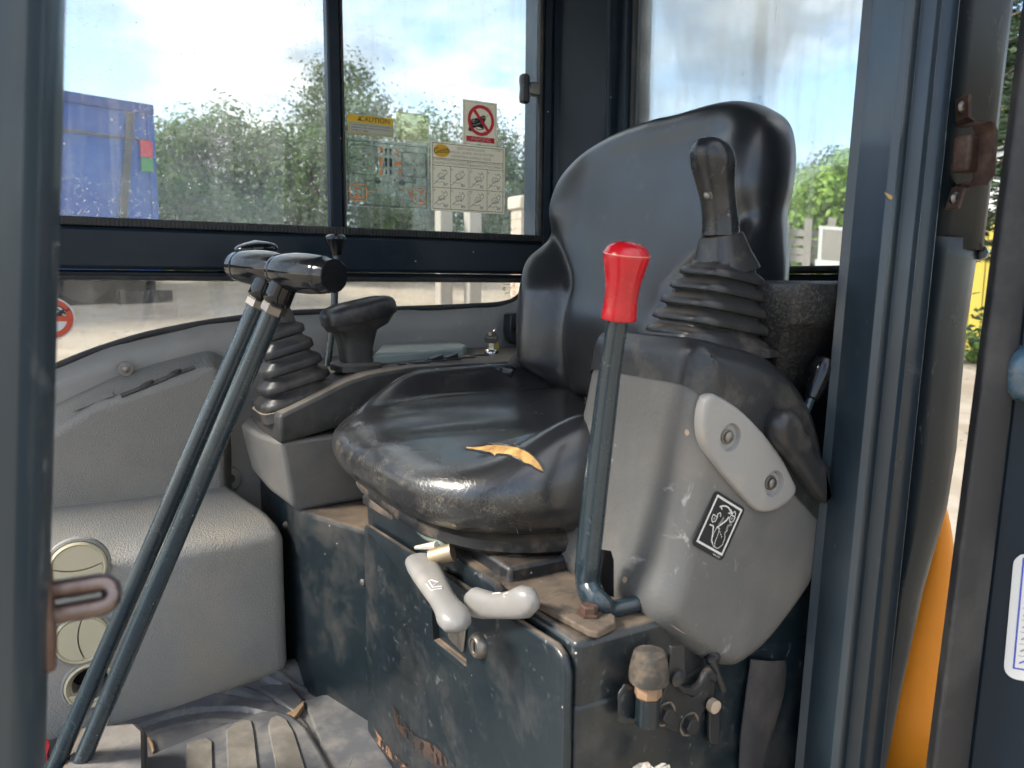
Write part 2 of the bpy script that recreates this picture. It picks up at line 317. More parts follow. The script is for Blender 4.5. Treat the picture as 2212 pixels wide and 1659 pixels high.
def glass(name, film, speck, tint=(1, 1, 1), dark=0, streak=.1, refl=.7):
    """window pane: clear glass under a film of dust, dried drops and streaks"""
    m = bpy.data.materials.new(name); m.use_nodes = True; nt = m.node_tree; nt.nodes.clear()
    co = nn(nt, 'ShaderNodeTexCoord').outputs['Object']
    tr = nn(nt, 'ShaderNodeBsdfTransparent', {'Color': rgb(tint)}).outputs[0]
    gl = nn(nt, 'ShaderNodeBsdfGlossy', {'Color': rgb((1, 1, 1)), 'Roughness': .02}).outputs[0]
    fr = nn(nt, 'ShaderNodeFresnel', {'IOR': 1.45}).outputs[0]
    s1 = nn(nt, 'ShaderNodeMixShader', {0: mth(nt, 'MULTIPLY', fr, refl), 1: tr, 2: gl}).outputs[0]
    dif = nn(nt, 'ShaderNodeBsdfDiffuse', {'Color': rgb((.72, .72, .70))}).outputs[0]; trl = nn(nt, 'ShaderNodeBsdfTranslucent', {'Color': rgb((.75, .76, .76))}).outputs[0]
    dst = nn(nt, 'ShaderNodeMixShader', {0: .6, 1: dif, 2: trl}).outputs[0]
    n1 = ramp(nt, noise_tex(nt, co, 5, 5, .7), .3, .75)
    sp = mth(nt, 'MULTIPLY', ramp(nt, noise_tex(nt, co, 130, 3, .65, .8), .58, .70), ramp(nt, noise_tex(nt, co, 6, 4), .38, .6))
    vo = nn(nt, 'ShaderNodeTexVoronoi', {'Vector': co, 'Scale': 70}).outputs['Distance']
    dr = mth(nt, 'MULTIPLY', ramp(nt, vo, .07, .13, (1, 1, 1), (0, 0, 0)), ramp(nt, noise_tex(nt, co, 23, 2), .52, .62))
    sk = ramp(nt, noise_tex(nt, nn(nt, 'ShaderNodeMapping', {'Vector': co, 'Scale': (1, 1, .05)}).outputs[0], 60, 4), .5, .75)
    f = mth(nt, 'ADD', mth(nt, 'MULTIPLY', n1, film), mth(nt, 'ADD', mth(nt, 'MULTIPLY', sp, speck), mth(nt, 'MULTIPLY', dr, speck*1.3)))
    f = mth(nt, 'ADD', f, mth(nt, 'MULTIPLY', sk, streak))
    s2 = nn(nt, 'ShaderNodeMixShader', {0: mth(nt, 'MINIMUM', f, .9), 1: s1, 2: dst}).outputs[0]
    if dark:
        vd = nn(nt, 'ShaderNodeTexVoronoi', {'Vector': nn(nt, 'ShaderNodeMapping', {'Vector': co, 'Scale': (1, 1, .6), 'Rotation': (.5, 0, 0)}).outputs[0], 'Scale': 55}).outputs['Distance']
        fd = mth(nt, 'MULTIPLY', ramp(nt, vd, .07, .10, (1, 1, 1), (0, 0, 0)), ramp(nt, noise_tex(nt, co, 17, 2), .56, .64))
        s2 = nn(nt, 'ShaderNodeMixShader', {0: mth(nt, 'MULTIPLY', fd, dark), 1: s2, 2: nn(nt, 'ShaderNodeBsdfDiffuse', {'Color': rgb((.06, .055, .05))}).outputs[0]}).outputs[0]
    nn(nt, 'ShaderNodeOutputMaterial', {0: s2}); return m
GLASS_F = glass('dusty_glass', .10, .5, (.96, .985, .975))
GLASS_S = glass('cleaner_glass', .08, .22, (.95, .985, .975), .5)
GLASS_L = glass('lower_glass', .05, .18, (.98, .985, .97))
GLASS_R = glass('streaky_glass', .22, .12, (.92, .95, .94), .9, .16)
CLEARF = glass('clear_film', .14, .25, (.80, .86, .82))
PEEL = glass('yellowed_film', .10, .12, (.78, .80, .60))
GLASS_Q = glass('green_tinted_glass', .01, .03, (.22, .40, .33), streak=.02, refl=.3)
# ------------------------------------------------------------------ flat print on real surfaces
_TXT = {}
def text_geo(s, size):
    k = s
    if k not in _TXT:
        c = bpy.data.curves.new('lettering', 'FONT'); c.body = s; c.size = 1; c.resolution_u = 3; c.align_x = 'CENTER'; c.align_y = 'CENTER'
        o = bpy.data.objects.new('lettering', c); COL.objects.link(o)
        me = bpy.data.meshes.new_from_object(o.evaluated_get(bpy.context.evaluated_depsgraph_get()))
        _TXT[k] = ([v.co.copy() for v in me.vertices], [tuple(p.vertices) for p in me.polygons])
        bpy.data.objects.remove(o); bpy.data.curves.remove(c); bpy.data.meshes.remove(me)
    v, f = _TXT[k]; return [p*size for p in v], f
class Decal:
    """flat print laid out in millimetres-on-the-sticker: unit square x right, y up, on a frame o + x*ex + y*ey, normal n"""
    def __init__(s, o, ex, ey): s.o, s.ex, s.ey = V(o), V(ex), V(ey); s.n = s.ex.cross(s.ey).normalized(); s.lay = {}; s.asp = s.ey.length/s.ex.length
    def g(s, mat, lv): return s.lay.setdefault((mat.name, lv), (mat, G()))[1]
    def pt(s, x, y, lv): return s.o+s.ex*x+s.ey*y+s.n*(.00035*(lv+1))
    def poly(s, pts, mat, lv=1): s.g(mat, lv).add([s.pt(x, y, lv) for x, y in pts], [tuple(range(len(pts)))]); return s
    def rect(s, x0, y0, x1, y1, mat, lv=1): return s.poly([(x0, y0), (x1, y0), (x1, y1), (x0, y1)], mat, lv)
    def line(s, pts, w, mat, lv=2, closed=False):       # one mitred ribbon, no overlaps
        A = s.asp; P = [V((x, y*A, 0)) for x, y in pts]; P = [p for i, p in enumerate(P) if i == 0 or (p-P[i-1]).length > 1e-6]; n = len(P)
        if n < 2: return s
        L, R = [], []
        for i in range(n):
            if closed: d0, d1 = (P[i]-P[i-1]).normalized(), (P[(i+1) % n]-P[i]).normalized()
            else: d0 = (P[i]-P[i-1]).normalized() if i else (P[1]-P[0]).normalized(); d1 = (P[i+1]-P[i]).normalized() if i < n-1 else d0
            t = d0+d1; t = t.normalized() if t.length > .15 else d1; m = V((-t.y, t.x, 0)); k = w/2/max(.4, abs(m.dot(V((-d1.y, d1.x, 0)))))
            L.append(P[i]+m*k); R.append(P[i]-m*k)
        s.cnt = getattr(s, 'cnt', 0)+1; e = lv+.04*(s.cnt % 12)
        vs = [s.pt(p.x, p.y/A, e) for p in L+R]; fs = [(i, (i+1) % n, n+(i+1) % n, n+i) for i in range(n if closed else n-1)]
        s.g(mat, lv).add(vs, fs); return s
    def frame(s, x0, y0, x1, y1, w, mat, lv=2, r=0):
        if r: return s.line(rrect(x0, y0, x1, y1, r, r/s.asp), w, mat, lv, True)
        return s.line([(x0, y0), (x1, y0), (x1, y1), (x0, y1)], w, mat, lv, True)
    def circle(s, x, y, r, w, mat, lv=2, k=28): return s.line([(x+r*math.cos(6.2832*i/k), y+r/s.asp*math.sin(6.2832*i/k)) for i in range(k)], w, mat, lv, True)
    def disc(s, x, y, r, mat, lv=2, k=24, ry=None): return s.poly([(x+r*math.cos(6.2832*i/k), y+(ry or r)/s.asp*math.sin(6.2832*i/k)) for i in range(k)], mat, lv)
    def text(s, t, x, y, size, mat, lv=3, slant=0, rot=0, sx=1):
        v, f = text_geo(t, size); c, sn = math.cos(rot), math.sin(rot)
        s.g(mat, lv).add([s.pt(x+(p.x*sx+p.y*slant)*c-p.y*sn, y+((p.x*sx)*sn+p.y*c)/s.asp, lv) for p in v], f); return s
    def arrow(s, x0, y0, x1, y1, w, h, mat, lv=2):
        A = s.asp; dx, dy = x1-x0, (y1-y0)*A; l = math.hypot(dx, dy); dx, dy = dx/l, dy/l
        s.line([(x0, y0), (x1-dx*h*.8, y1-dy*h*.8/A)], w, mat, lv)
        return s.poly([(x1, y1), (x1-dx*h-dy*h*.6, y1-(dy*h-dx*h*.6)/A), (x1-dx*h+dy*h*.6, y1-(dy*h+dx*h*.6)/A)], mat, lv)
    def flush(s, parent, names={}):
        for (mn, lv), (m, g) in s.lay.items(): g.obj(names.get(mn, 'print'), m, parent, flat=True, kind='stuff')
def rrect(x0, y0, x1, y1, rx, ry=None, k=5):
    ry = ry or rx; out = []
    for cx, cy, a0 in ((x1-rx, y1-ry, 0), (x0+rx, y1-ry, 90), (x0+rx, y0+ry, 180), (x1-rx, y0+ry, 270)):
        for i in range(k+1):
            a = rad(a0+90*i/k); out.append((cx+rx*math.cos(a), cy+ry*math.sin(a)))
    return out
def plate(o, ex, ey, th, r=.0, name='sticker', mat=None, parent=None, **kw):      # thin rounded plate on a frame
    o, ex, ey = V(o), V(ex), V(ey); n = ex.cross(ey).normalized(); A = ey.length/ex.length
    pts = rrect(0, 0, 1, 1, r, r/A) if r else [(0, 0), (1, 0), (1, 1), (0, 1)]
    return G().prism([o+ex*x+ey*y for x, y in pts], n*th).obj(name, mat, parent, **kw)

# ------------------------------------------------------------------ ground
def gz(x, y):                                  # the machine stands across a gentle slope
    return -.95+.115*max(-5, min(y, 15))
def ground_mat():
    m = M('gravel_yard', (.27, .225, .165), .9, var=.35, vscale=.9, dust=((.36, .32, .26), .8, 2.2, .42, .62), bump=(22, 1.0, 'n'), specks=((.12, .10, .08), 7, .16)); return m
GRAVEL = ground_mat()
xs = sorted(set([-300, -120, -60, -30]+[i*1.0 for i in range(-20, 31)]+[45, 80, 150, 300]))
g = G(); n = len(xs)
g.add([(x, y, gz(x, y)+.03*math.sin(x*.9+y*.4)*math.sin(y*.7)*(1 if abs(x) < 30 and abs(y) < 30 else 0)) for y in xs for x in xs], [(j*n+i, j*n+i+1, (j+1)*n+i+1, (j+1)*n+i) for j in range(n-1) for i in range(n-1)])
g.obj('ground', GRAVEL, kind='structure', sharp=60)
def at(u, dist):                               # ground position along the sight line of column u
    d = ray(u, 600); d.z = 0; d.normalize(); p = CAM+d*dist; return V((p.x, p.y, gz(p.x, p.y)))
def at_h(u, v, dist):
    d = ray(u, v); h = math.hypot(d.x, d.y); return CAM+d*(dist/h)

# ------------------------------------------------------------------ trees
def leaf_mat(name, c0, c1):
    m = bpy.data.materials.new(name); m.use_nodes = True; nt = m.node_tree; b = nt.nodes['Principled BSDF']
    co = nn(nt, 'ShaderNodeTexCoord').outputs['Object']
    f = ramp(nt, noise_tex(nt, co, 2.2, 4), .3, .7); c = mixc(nt, f, c0, c1)
    rnd = nn(nt, 'ShaderNodeNewGeometry').outputs['Random Per Island']; c = mixc(nt, mth(nt, 'MULTIPLY', rnd, .55), c, tuple(min(1, x*1.9) for x in c1))
    nt.links.new(c, b.inputs['Base Color']); b.inputs['Roughness'].default_value = .55
    b.inputs['Subsurface Weight'].default_value = 0
    tl = nn(nt, 'ShaderNodeBsdfTranslucent', {'Color': c}).outputs[0]
    s = nn(nt, 'ShaderNodeMixShader', {0: .35, 1: b.outputs[0], 2: tl}).outputs[0]
    nt.links.new(s, nt.nodes['Material Output'].inputs[0]); return m
LEAF_M = leaf_mat('leaf_mid_green', (.028, .062, .014), (.075, .135, .028))
LEAF_D = leaf_mat('leaf_dark_green', (.018, .042, .020), (.045, .085, .03))
LEAF_B = leaf_mat('leaf_bright_green', (.10, .19, .02), (.22, .34, .05))
LEAF_G = leaf_mat('leaf_grey_green', (.04, .065, .03), (.085, .12, .055))
LEAF_C = leaf_mat('conifer_needles', (.012, .026, .014), (.03, .055, .024))
BARK = M('bark', (.10, .075, .05), .9, var=.4, vscale=12, bump=(14, .8, 'n'))
def tree(label, base, h, rx, ry, mat, leaves=9000, leaf=.11, clumps=46, low=.12, name='leafy_tree', cat='tree', group=None, seed=1, ragged=1.0):
    R = random.Random(seed); t = thing(name, base, label, cat, group); base = V(base)
    tg = G(); top = base+V((R.uniform(-.2, .2), R.uniform(-.2, .2), h*.72))
    tg.tube([base-V((0, 0, .1)), base.lerp(top, .35)+V((R.uniform(-.1, .1), 0, 0)), base.lerp(top, .7), top], [.05*h, .036*h, .022*h, .006*h], 8)
    cs = []
    for i in range(clumps):
        while True:
            p = V((R.uniform(-1, 1), R.uniform(-1, 1), R.uniform(-1, 1)))
            if .35 < p.length < 1: break
        zc = low*h+(p.z*.5+.5)*h*(1-low); taper = 1-.45*max(0, p.z)**2
        c = base+V((p.x*rx*taper, p.y*ry*taper, zc)); cs.append((c, R.uniform(.24, .5)*min(rx, ry, h*.4)*(1+.3*ragged*R.random())))
    for c, r in cs[::3]:
        a = base.lerp(top, R.uniform(.25, .9)); m = a.lerp(c, .5)+V((0, 0, .08*h)); tg.tube([a, m, c], [.012*h, .008*h, .003*h], 5)
    tg.obj('trunk', BARK, t)
    lv = []; lf = []
    for i in range(leaves):
        c, r = cs[i % len(cs)]
        d = V((R.gauss(0, 1), R.gauss(0, 1), R.gauss(0, 1))).normalized(); q = r*R.uniform(.45, 1.05)*(1+.25*ragged*(R.random()**3)*2)
        p = c+V((d.x*q, d.y*q, d.z*q*.8)); nrm = (d+V((R.uniform(-.8, .8), R.uniform(-.8, .8), R.uniform(-.3, .9)))).normalized()
        x, y, _ = frame(nrm, V((R.uniform(-1, 1), R.uniform(-1, 1), R.uniform(-1, 1)))); s = leaf*R.uniform(.6, 1.25); k = len(lv)
        lv += [p-x*s*.5, p+y*s*.28, p+x*s*.5, p-y*s*.28]; lf.append((k, k+1, k+2, k+3))
    G().add(lv, lf).obj('crown', mat, t, flat=True)
    return t
GR = 'trees and shrubs beyond the yard'
hedge = [(395, 14.2, 3.5, 1.5, LEAF_M, 'broad mid-green shrub beside the blue lorry body'), (520, 15.0, 4.0, 1.7, LEAF_M, 'tall loose green shrub with shoots in the middle of the left pane'),
         (640, 14.4, 3.7, 1.6, LEAF_M, 'rounded green shrub just left of the sliding window bar'), (800, 16.0, 4.0, 1.9, LEAF_G, 'grey-green bush behind the control diagram sticker'),
         (930, 17.5, 3.9, 1.9, LEAF_M, 'dark rounded tree behind the printed instruction sheet'), (1060, 18.5, 3.9, 1.8, LEAF_G, 'tree behind the warning sticker near the window latch'),
         (1150, 19.0, 3.4, 1.7, LEAF_D, 'dark tree at the rear end of the sliding window')]
for i, (u, d, h, r, m, lab) in enumerate(hedge): tree(lab, at(u, d), h*(.70 if u < 700 else .86), r, r*.8, m, 14000, .095, 60, .0, group=GR, seed=20+i)
tree('tall airy pale tree rising above the hedge at the window bar', at(728, 22), 5.7, 1.25, 1.2, LEAF_G, 6000, .13, 34, .45, group=GR, seed=3, ragged=1.6)
for i, (u, d, h) in enumerate(((250, 30, 4.7), (345, 33, 5.1), (440, 32, 5.0), (160, 34, 5.0))):
    tree(['low far tree above the blue lorry roof', 'far tree right of the lorry roof corner', 'far dark tree behind the loose green shrub', 'far tree showing at the front pillar'][i], at(u, d), h*.86, 3.0, 2.4, LEAF_D, 4500, .3, 36, .05, group='far trees on the skyline', seed=50+i)
for i, (u, d, h, m, lab) in enumerate(((1755, 24, 3.5, LEAF_D, 'blue-green conifer seen through the rear window by the seat edge'), (1835, 26, 3.8, LEAF_D, 'taller dark conifer seen through the rear window by the door pillar'),
                                       (1690, 27, 3.2, LEAF_D, 'far conifer mostly hidden by the seat back'), (1750, 15, 2.4, LEAF_B, 'bright lime-green bush above the rail fence'), (1840, 14.5, 2.7, LEAF_B, 'bright green bush by the rear window edge'))):
    tree(lab, at(u, d), h, 1.5 if i < 3 else 1.1, 1.3 if i < 3 else .9, m, 6000, .16 if i < 3 else .12, 40, .05, group='greenery behind the rear window', seed=70+i)
# dark conifer hanging over the gap beside the open door
def conifer(base, h, r, label, seed):
    R = random.Random(seed); t = thing('conifer_tree', base, label, 'tree', 'conifers by the house'); base = V(base)
    tg = G().tube([base, base+V((0, 0, h))], [.16, .03], 8); lv = []; lf = []
    for k in range(60):
        z = h*(.12+.86*k/60); L = r*(1-.75*k/60)*R.uniform(.7, 1.15); a = R.uniform(0, 6.28); d = V((math.cos(a), math.sin(a), 0))
        pa = base+V((0, 0, z)); path = [pa+d*(L*s)+V((0, 0, .12*L*s-.42*L*s*s)) for s in (0, .35, .7, 1)]
        tg.tube(path, [.03, .02, .012, .004], 5)
        for j in range(150):
            s = R.uniform(.15, 1.02); p = pa+d*(L*s)+V((0, 0, .12*L*s-.42*L*s*s)); side = d.cross(V((0, 0, 1)))
            p += side*R.gauss(0, .16*L*(1.1-s)+.06)+V((0, 0, -abs(R.gauss(0, .1)))); x, y, _ = frame(V((R.gauss(0, 1), R.gauss(0, 1), R.gauss(0, 1)))); q = len(lv); l = R.uniform(.05, .12)
            lv += [p-x*l, p+y*.02, p+x*l-V((0, 0, .03)), p-y*.02]; lf.append((q, q+1, q+2, q+3))
    tg.obj('trunk', BARK, t); G().add(lv, lf).obj('crown', LEAF_C, t, flat=True)
conifer(at(2216, 9.5), 6.5, 1.25, 'dark drooping conifer at the top right beside the open door', 5)
conifer(at(2120, 19), 7.5, 1.5, 'conifer behind the white house gable', 6)
tree('pale green tree behind the white house gable', at(2165, 24), 5.6, 1.9, 1.6, LEAF_B, 5000, .2, 36, .1, group='greenery by the house', seed=91)
tree('small dark shrub under the white gable', at(2145, 13.2), 1.75, .55, .5, LEAF_D, 3000, .09, 26, .1, name='shrub', cat='shrub', group='greenery by the house', seed=92)
tree('low ivy clump at the foot of the yellow fence', at(2112, 10.8), .42, .38, .3, LEAF_M, 1600, .06, 20, .02, name='ivy_clump', cat='shrub', group='greenery by the house', seed=93)

# ------------------------------------------------------------------ white house, yellow fence
WHITEW = M('white_render', (.74, .73, .72), .8, var=.05); ROOFT = M('grey_roof', (.20, .17, .16), .8, var=.2)
YEL = M('yellow_fence_board', (.36, .30, .05), .75, var=.25, vscale=3, stretch=(1, 1, .2))
hc = at(2150, 17); hd = V((.50, -.866, 0)); hn = V((.866, .5, 0))
t = thing('white_house', hc, 'white rendered house gable seen beside the open door', 'house')
zt = at_h(2150, 400, 17).z; zg = at_h(2162, 303, 17).z; z0 = hc.z
cx = at(2166, 17); P = lambda a, z, b=0: V((cx.x, cx.y, 0))+hd*a+hn*b+V((0, 0, z))
G().prism([P(-.62, z0-.3), P(2.2, z0-.3), P(2.2, zt), P(.0, zg), P(-.62, zg-.28)], hn*5).obj('wall', WHITEW, t)
G().prism([P(-.72, zg-.34, -.12), P(0, zg+.03, -.12), P(2.3, zt-.05, -.12), P(2.3, zt+.05, -.12), P(0, zg+.13, -.12), P(-.72, zg-.24, -.12)], hn*5.2).obj('roof', ROOFT, t)
fa, fb = at(2055, 11.6), at(2175, 11.0); fdir = (fb-fa); L = fdir.length; fdir.normalize(); fn = fdir.cross(V((0, 0, 1)))
ftop = at_h(2115, 470, 11.3).z
t = thing('board_fence', fa, 'weathered yellow-green vertical board fence by the open door', 'fence')
me0 = None
for k in range(int(L/.098)):
    p = fa+fdir*(k*.098); zb = gz(p.x, p.y)-.02
    G().obox(p+fn*(.012 if k % 2 else 0)+V((0, 0, (ftop+zb)/2-p.z+random.uniform(-.015, .015))), fdir, fn, V((0, 0, 1)), .046, .011, (ftop-zb)/2).obj('board', YEL, t, flat=True)
for z in (.35, 1.3): G().obox(fa+fdir*(L/2)+fn*.05+V((0, 0, z)), fdir, fn, V((0, 0, 1)), L/2, .02, .04).obj('rail', YEL, t, flat=True)

# ------------------------------------------------------------------ rail fence behind the rear window, posts beyond the side window
TIMB = M('weathered_timber', (.33, .30, .26), .85, var=.25, vscale=6, stretch=(1, 1, .3)); WHITEP = M('white_paint', (.70, .70, .66), .6, var=.06)
BRICK = M('pale_brick', (.42, .32, .24), .85, var=.3, vscale=14, dust=((.6, .55, .5), .6, 20, .5, .6))
a, b = at(1690, 11.5), at(1805, 11.5); d = (b-a); L = d.length; d.normalize(); nrm = d.cross(V((0, 0, 1)))
t = thing('rail_fence', a, 'grey weathered post and rail fence seen through the rear window', 'fence')
zz = [at_h(1750, v, 11.5).z for v in (500, 520, 540, 556)]
for z in zz: G().obox(V((0, 0, z))+(a+d*L/2)*1-V((0, 0, a.z)), d, nrm, V((0, 0, 1)), L/2, .02, .045).obj('rail', TIMB, t, flat=True)
for k in range(3):
    p = a+d*(L*k/2.3); G().obox(V((p.x, p.y, (zz[0]+p.z)/2+.05))+nrm*.06, d, nrm, V((0, 0, 1)), .05, .04, (zz[0]-p.z)/2+.12).obj('post', TIMB, t, flat=True)
c = at(1795, 11.2); t = thing('white_gate', c, 'white painted gate frame seen through the rear window', 'gate')
zb, ztp = at_h(1795, 563, 11.2).z, at_h(1795, 497, 11.2).z; hw = .16
for s in (-1, 1): G().obox(V((c.x, c.y, (zb+ztp)/2))+d*hw*s, d, nrm, V((0, 0, 1)), .022, .03, (ztp-zb)/2).obj('stile', WHITEP, t, flat=True)
G().obox(V((c.x, c.y, zb-.06)), d, nrm, V((0, 0, 1)), hw+.05, .03, .06).obj('rail', WHITEP, t, flat=True)
G().obox(V((c.x, c.y, ztp+.02)), d, nrm, V((0, 0, 1)), hw+.03, .03, .022).obj('rail', WHITEP, t, flat=True)
G().obox(V((c.x, c.y, (zb+ztp)/2))+nrm*.02, d, nrm, V((0, 0, 1)), hw-.02, .006, (ztp-zb)/2).obj('panel', TIMB, t, flat=True)
for k, (u, lab) in enumerate(((959, 'grey timber post below the instruction sheet, the left one of two'), (1021, 'grey timber post below the instruction sheet, the right one of two'))):
    p = at(u, 9.5); z1 = at_h(u, 452, 9.5).z
    G().box(p.x-.085, p.x+.085, p.y-.08, p.y+.08, p.z-.1, z1).obj('timber_post', TIMB, bevel=.015, label=lab, cat='post', group='timber posts beyond the window')
p = at(1128, 8.6); z1 = at_h(1128, 425, 8.6).z
t = thing('brick_pier', p, 'pale brick pier with a capstone at the rear edge of the sliding window', 'pier')
rows = 14; zh = (z1-.14-p.z)/rows
core = G().box(p.x-.078, p.x+.132, p.y-.1, p.y+.1, p.z-.1, z1-.14); core.obj('mortar_core', M('mortar', (.45, .42, .38), .9), t, flat=True)
for r_ in range(rows):
    for s in range(2):
        off = .0 if r_ % 2 else .05; xa = p.x-.085+(0 if s == 0 else .09+off); xb = p.x-.085+(.08+off if s == 0 else .225)
        G().box(xa, xb, p.y-.11, p.y+.11, p.z+r_*zh+.006, p.z+(r_+1)*zh-.006).obj('brick', BRICK, t, flat=True)
G().box(p.x-.12, p.x+.17, p.y-.14, p.y+.14, z1-.14, z1).obj('capstone', M('capstone', (.5, .42, .33), .8), t, bevel=.02)

# ------------------------------------------------------------------ blue lorry body
BLUE = M('blue_tarpaulin', (.008, .055, .27), .45, var=.25, vscale=1.2, dust=((.10, .2, .42), .25, 5, .5, .75), bump=(3, .7, 'n'))
BLUED = M('dark_blue_edge', (.015, .04, .2), .5); STRAP = M('strap_grey', (.06, .055, .055), .7); TYRE = M('tyre', (.02, .02, .02), .85, var=.3)
K = onY(336, 420, 11.0); d = V((.96, .28, 0)); n = V((.28, -.96, 0))
zt, zb = onY(332, 233, 11).z, onY(340, 607, 11).z; gl = gz(K.x, K.y)
t = thing('blue_lorry', V((K.x-2, K.y-.5, gl)), 'blue tarpaulin-sided lorry body standing on the yard at the left', 'lorry')
Q = lambda s, z, o=0: V((K.x, K.y, 0))-d*s+n*o+V((0, 0, z))
G().prism([Q(0, zb), Q(0, zt), Q(5.6, zt), Q(5.6, zb)], -n*2.4).obj('body', BLUE, t, bevel=.03)
G().prism([Q(-.02, zt-.09, .03), Q(-.02, zt+.03, .03), Q(5.6, zt+.03, .03), Q(5.6, zt-.09, .03)], -n*.1).obj('top_rail', BLUED, t)
G().prism([Q(.06, zt-.43, .012), Q(5.6, zt-.43, .012), Q(5.6, zt-.40, .012), Q(.06, zt-.40, .012)], n*.015).obj('strap', STRAP, t)
G().prism([Q(.30, zt-.1, .012), Q(.22, zt-.1, .012), Q(.45, zb+.1, .012), Q(.56, zb+.1, .012)], n*.02).obj('strap', STRAP, t)
G().prism([Q(-.02, zb, .02), Q(-.02, zt-.1, .02), Q(.06, zt-.1, .02), Q(.06, zb, .02)], -n*.1).obj('corner_post', BLUE, t)
G().prism([Q(.02, zt-.62, .03), Q(.17, zt-.62, .03), Q(.17, zt-.42, .03), Q(.02, zt-.42, .03)], n*.006).obj('red_plate', PRT_R, t)
G().prism([Q(.02, zt-.80, .03), Q(.17, zt-.80, .03), Q(.17, zt-.63, .03), Q(.02, zt-.63, .03)], n*.006).obj('green_plate', flat_mat('print_green', (.03, .2, .05)), t)
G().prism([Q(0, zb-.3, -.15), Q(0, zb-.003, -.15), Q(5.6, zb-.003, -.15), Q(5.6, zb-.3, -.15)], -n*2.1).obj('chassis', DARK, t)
G().prism([Q(-.15, zb-.36, .0), Q(-.15, zb-.12, .0), Q(.5, zb-.12, .0), Q(.5, zb-.36, .0)], -n*2.3).obj('bumper', TYRE, t)
for s in (.9, 1.9, 4.6):
    c = Q(s, gl+.36, -.2); G().lathe([(.2, -.12), (.36, -.12), (.38, -.05), (.38, .12), (.36, .18), (.2, .18)], c, -n, 24).obj('wheel', TYRE, t)
# ================================================================== CAB
WY = 1.40                                       # plane of the far side window
cab = thing('excavator_cab', (.2, .9, 0), 'dark blue-grey excavator cab frame seen through its open doorway', 'cab')
def cabp(g, name, m=PAINT, **k): return g.obj(name, m, cab, **k)
cabp(G().box(-.75, .98, .43, 1.43, -.03, -.002), 'floor_plate', PAINT)
cabp(G().box(-.72, 1.02, .33, 1.46, 1.42, 1.47), 'roof', PAINT, bevel=.02)
cabp(G().box(-.80, .80, .44, 1.45, -.22, -.032), 'deck', PAINT, bevel=.02)
zr0, zr1 = .615, .632                            # lower lip
zs = onY(600, 488, WY).z                          # foot of the sliding panes
cabp(G().box(-.78, .868, 1.368, 1.43, zr1, zs-.014), 'side_beam', PAINT, bevel=.006)
cabp(G().box(-.78, .868, 1.388, 1.428, zr0, zr1-.001), 'beam_lip', PAINT, bevel=.004)
cabp(G().tube([(-.78, 1.386, zr0+.004), (.85, 1.386, zr0+.004)], .0045, 8), 'lip_seal', SEAL)
# ribbed rubber channel under the sliding panes
g = G(); g.box(-.78, .866, 1.372, 1.412, zs-.0135, zs+.001); cabp(g, 'window_channel', SEAL, bevel=.003)
ch = cab.children[-1]
g = G()
x = -.05
while x < .86: g.box(x, x+.0032, 1.3695, 1.3722, zs-.012, zs-.001); x += .0062
g.obj('channel_ribs', SEAL, ch, flat=True, kind='stuff')
# glass
xdl, xdr = onY(710, 300, WY).x, onY(738, 300, WY).x
wt = 1.40
sw = G().box(-.78, xdl+.01, WY+.012, WY+.016, zs, wt).obj('sliding_pane', GLASS_F, cab, flat=True, label='dusty front sliding pane')
sw2 = G().box(xdr-.01, .862, WY-.003, WY+.001, zs, wt).obj('sliding_pane', GLASS_S, cab, flat=True, label='rear sliding pane carrying the stickers')
cabp(G().box(xdl, xdr, WY-.006, WY+.02, zs-.002, wt), 'window_bar', PAINT, bevel=.004)
br = cab.children[-1]
G().box(xdr+.0003, xdr+.004, WY-.008, WY+.004, zs, wt).obj('brush_seal', SEAL, br)
# lower window pane and its curved rubber edge
lowc = [(-120, 905), (40, 822), (110, 793), (200, 757), (300, 725), (400, 703), (480, 690), (600, 676), (740, 669), (900, 664), (1020, 659), (1085, 654), (1118, 640), (1135, 612), (1137, 596)]
crv = catmull([onY(u, v, 1.39) for u, v in lowc], 5)
G().prism([(-.55, WY+.006, .02), (.86, WY+.006, .02), (.86, WY+.006, zr0+.01), (-.55, WY+.006, zr0+.01)], (0, .004, 0)).obj('fixed_pane', GLASS_L, cab, flat=True)
lip = [p+V((0, -.001, -.002)) for p in crv]
cabp(G().tube(lip, .0058, 8), 'pane_seal', SEAL)
# lining sheet below the curve
poly = [p.copy() for p in crv]
for p in poly: p.y = 1.388
g = G(); k = len(poly); rows = 14
g.grid(k, rows, lambda s, t: (lambda q: V((q.x, 1.388-.012*t-.0018*math.sin(q.x*37+t*9)*math.sin(t*11+q.x*13), lerp(q.z-.004, .0, t))))(poly[min(k-1, int(round(s*(k-1))))]))
o = g.obj('side_lining', LINING, cab, solid=.006, sharp=60)
cabp(G().box(.848, .90, 1.372, 1.40, .3, zr0+.02), 'lining_corner', SEAL, bevel=.004)
cabp(G().box(-.6, .95, 1.396, 1.43, 0, .40), 'side_wall', PAINT)
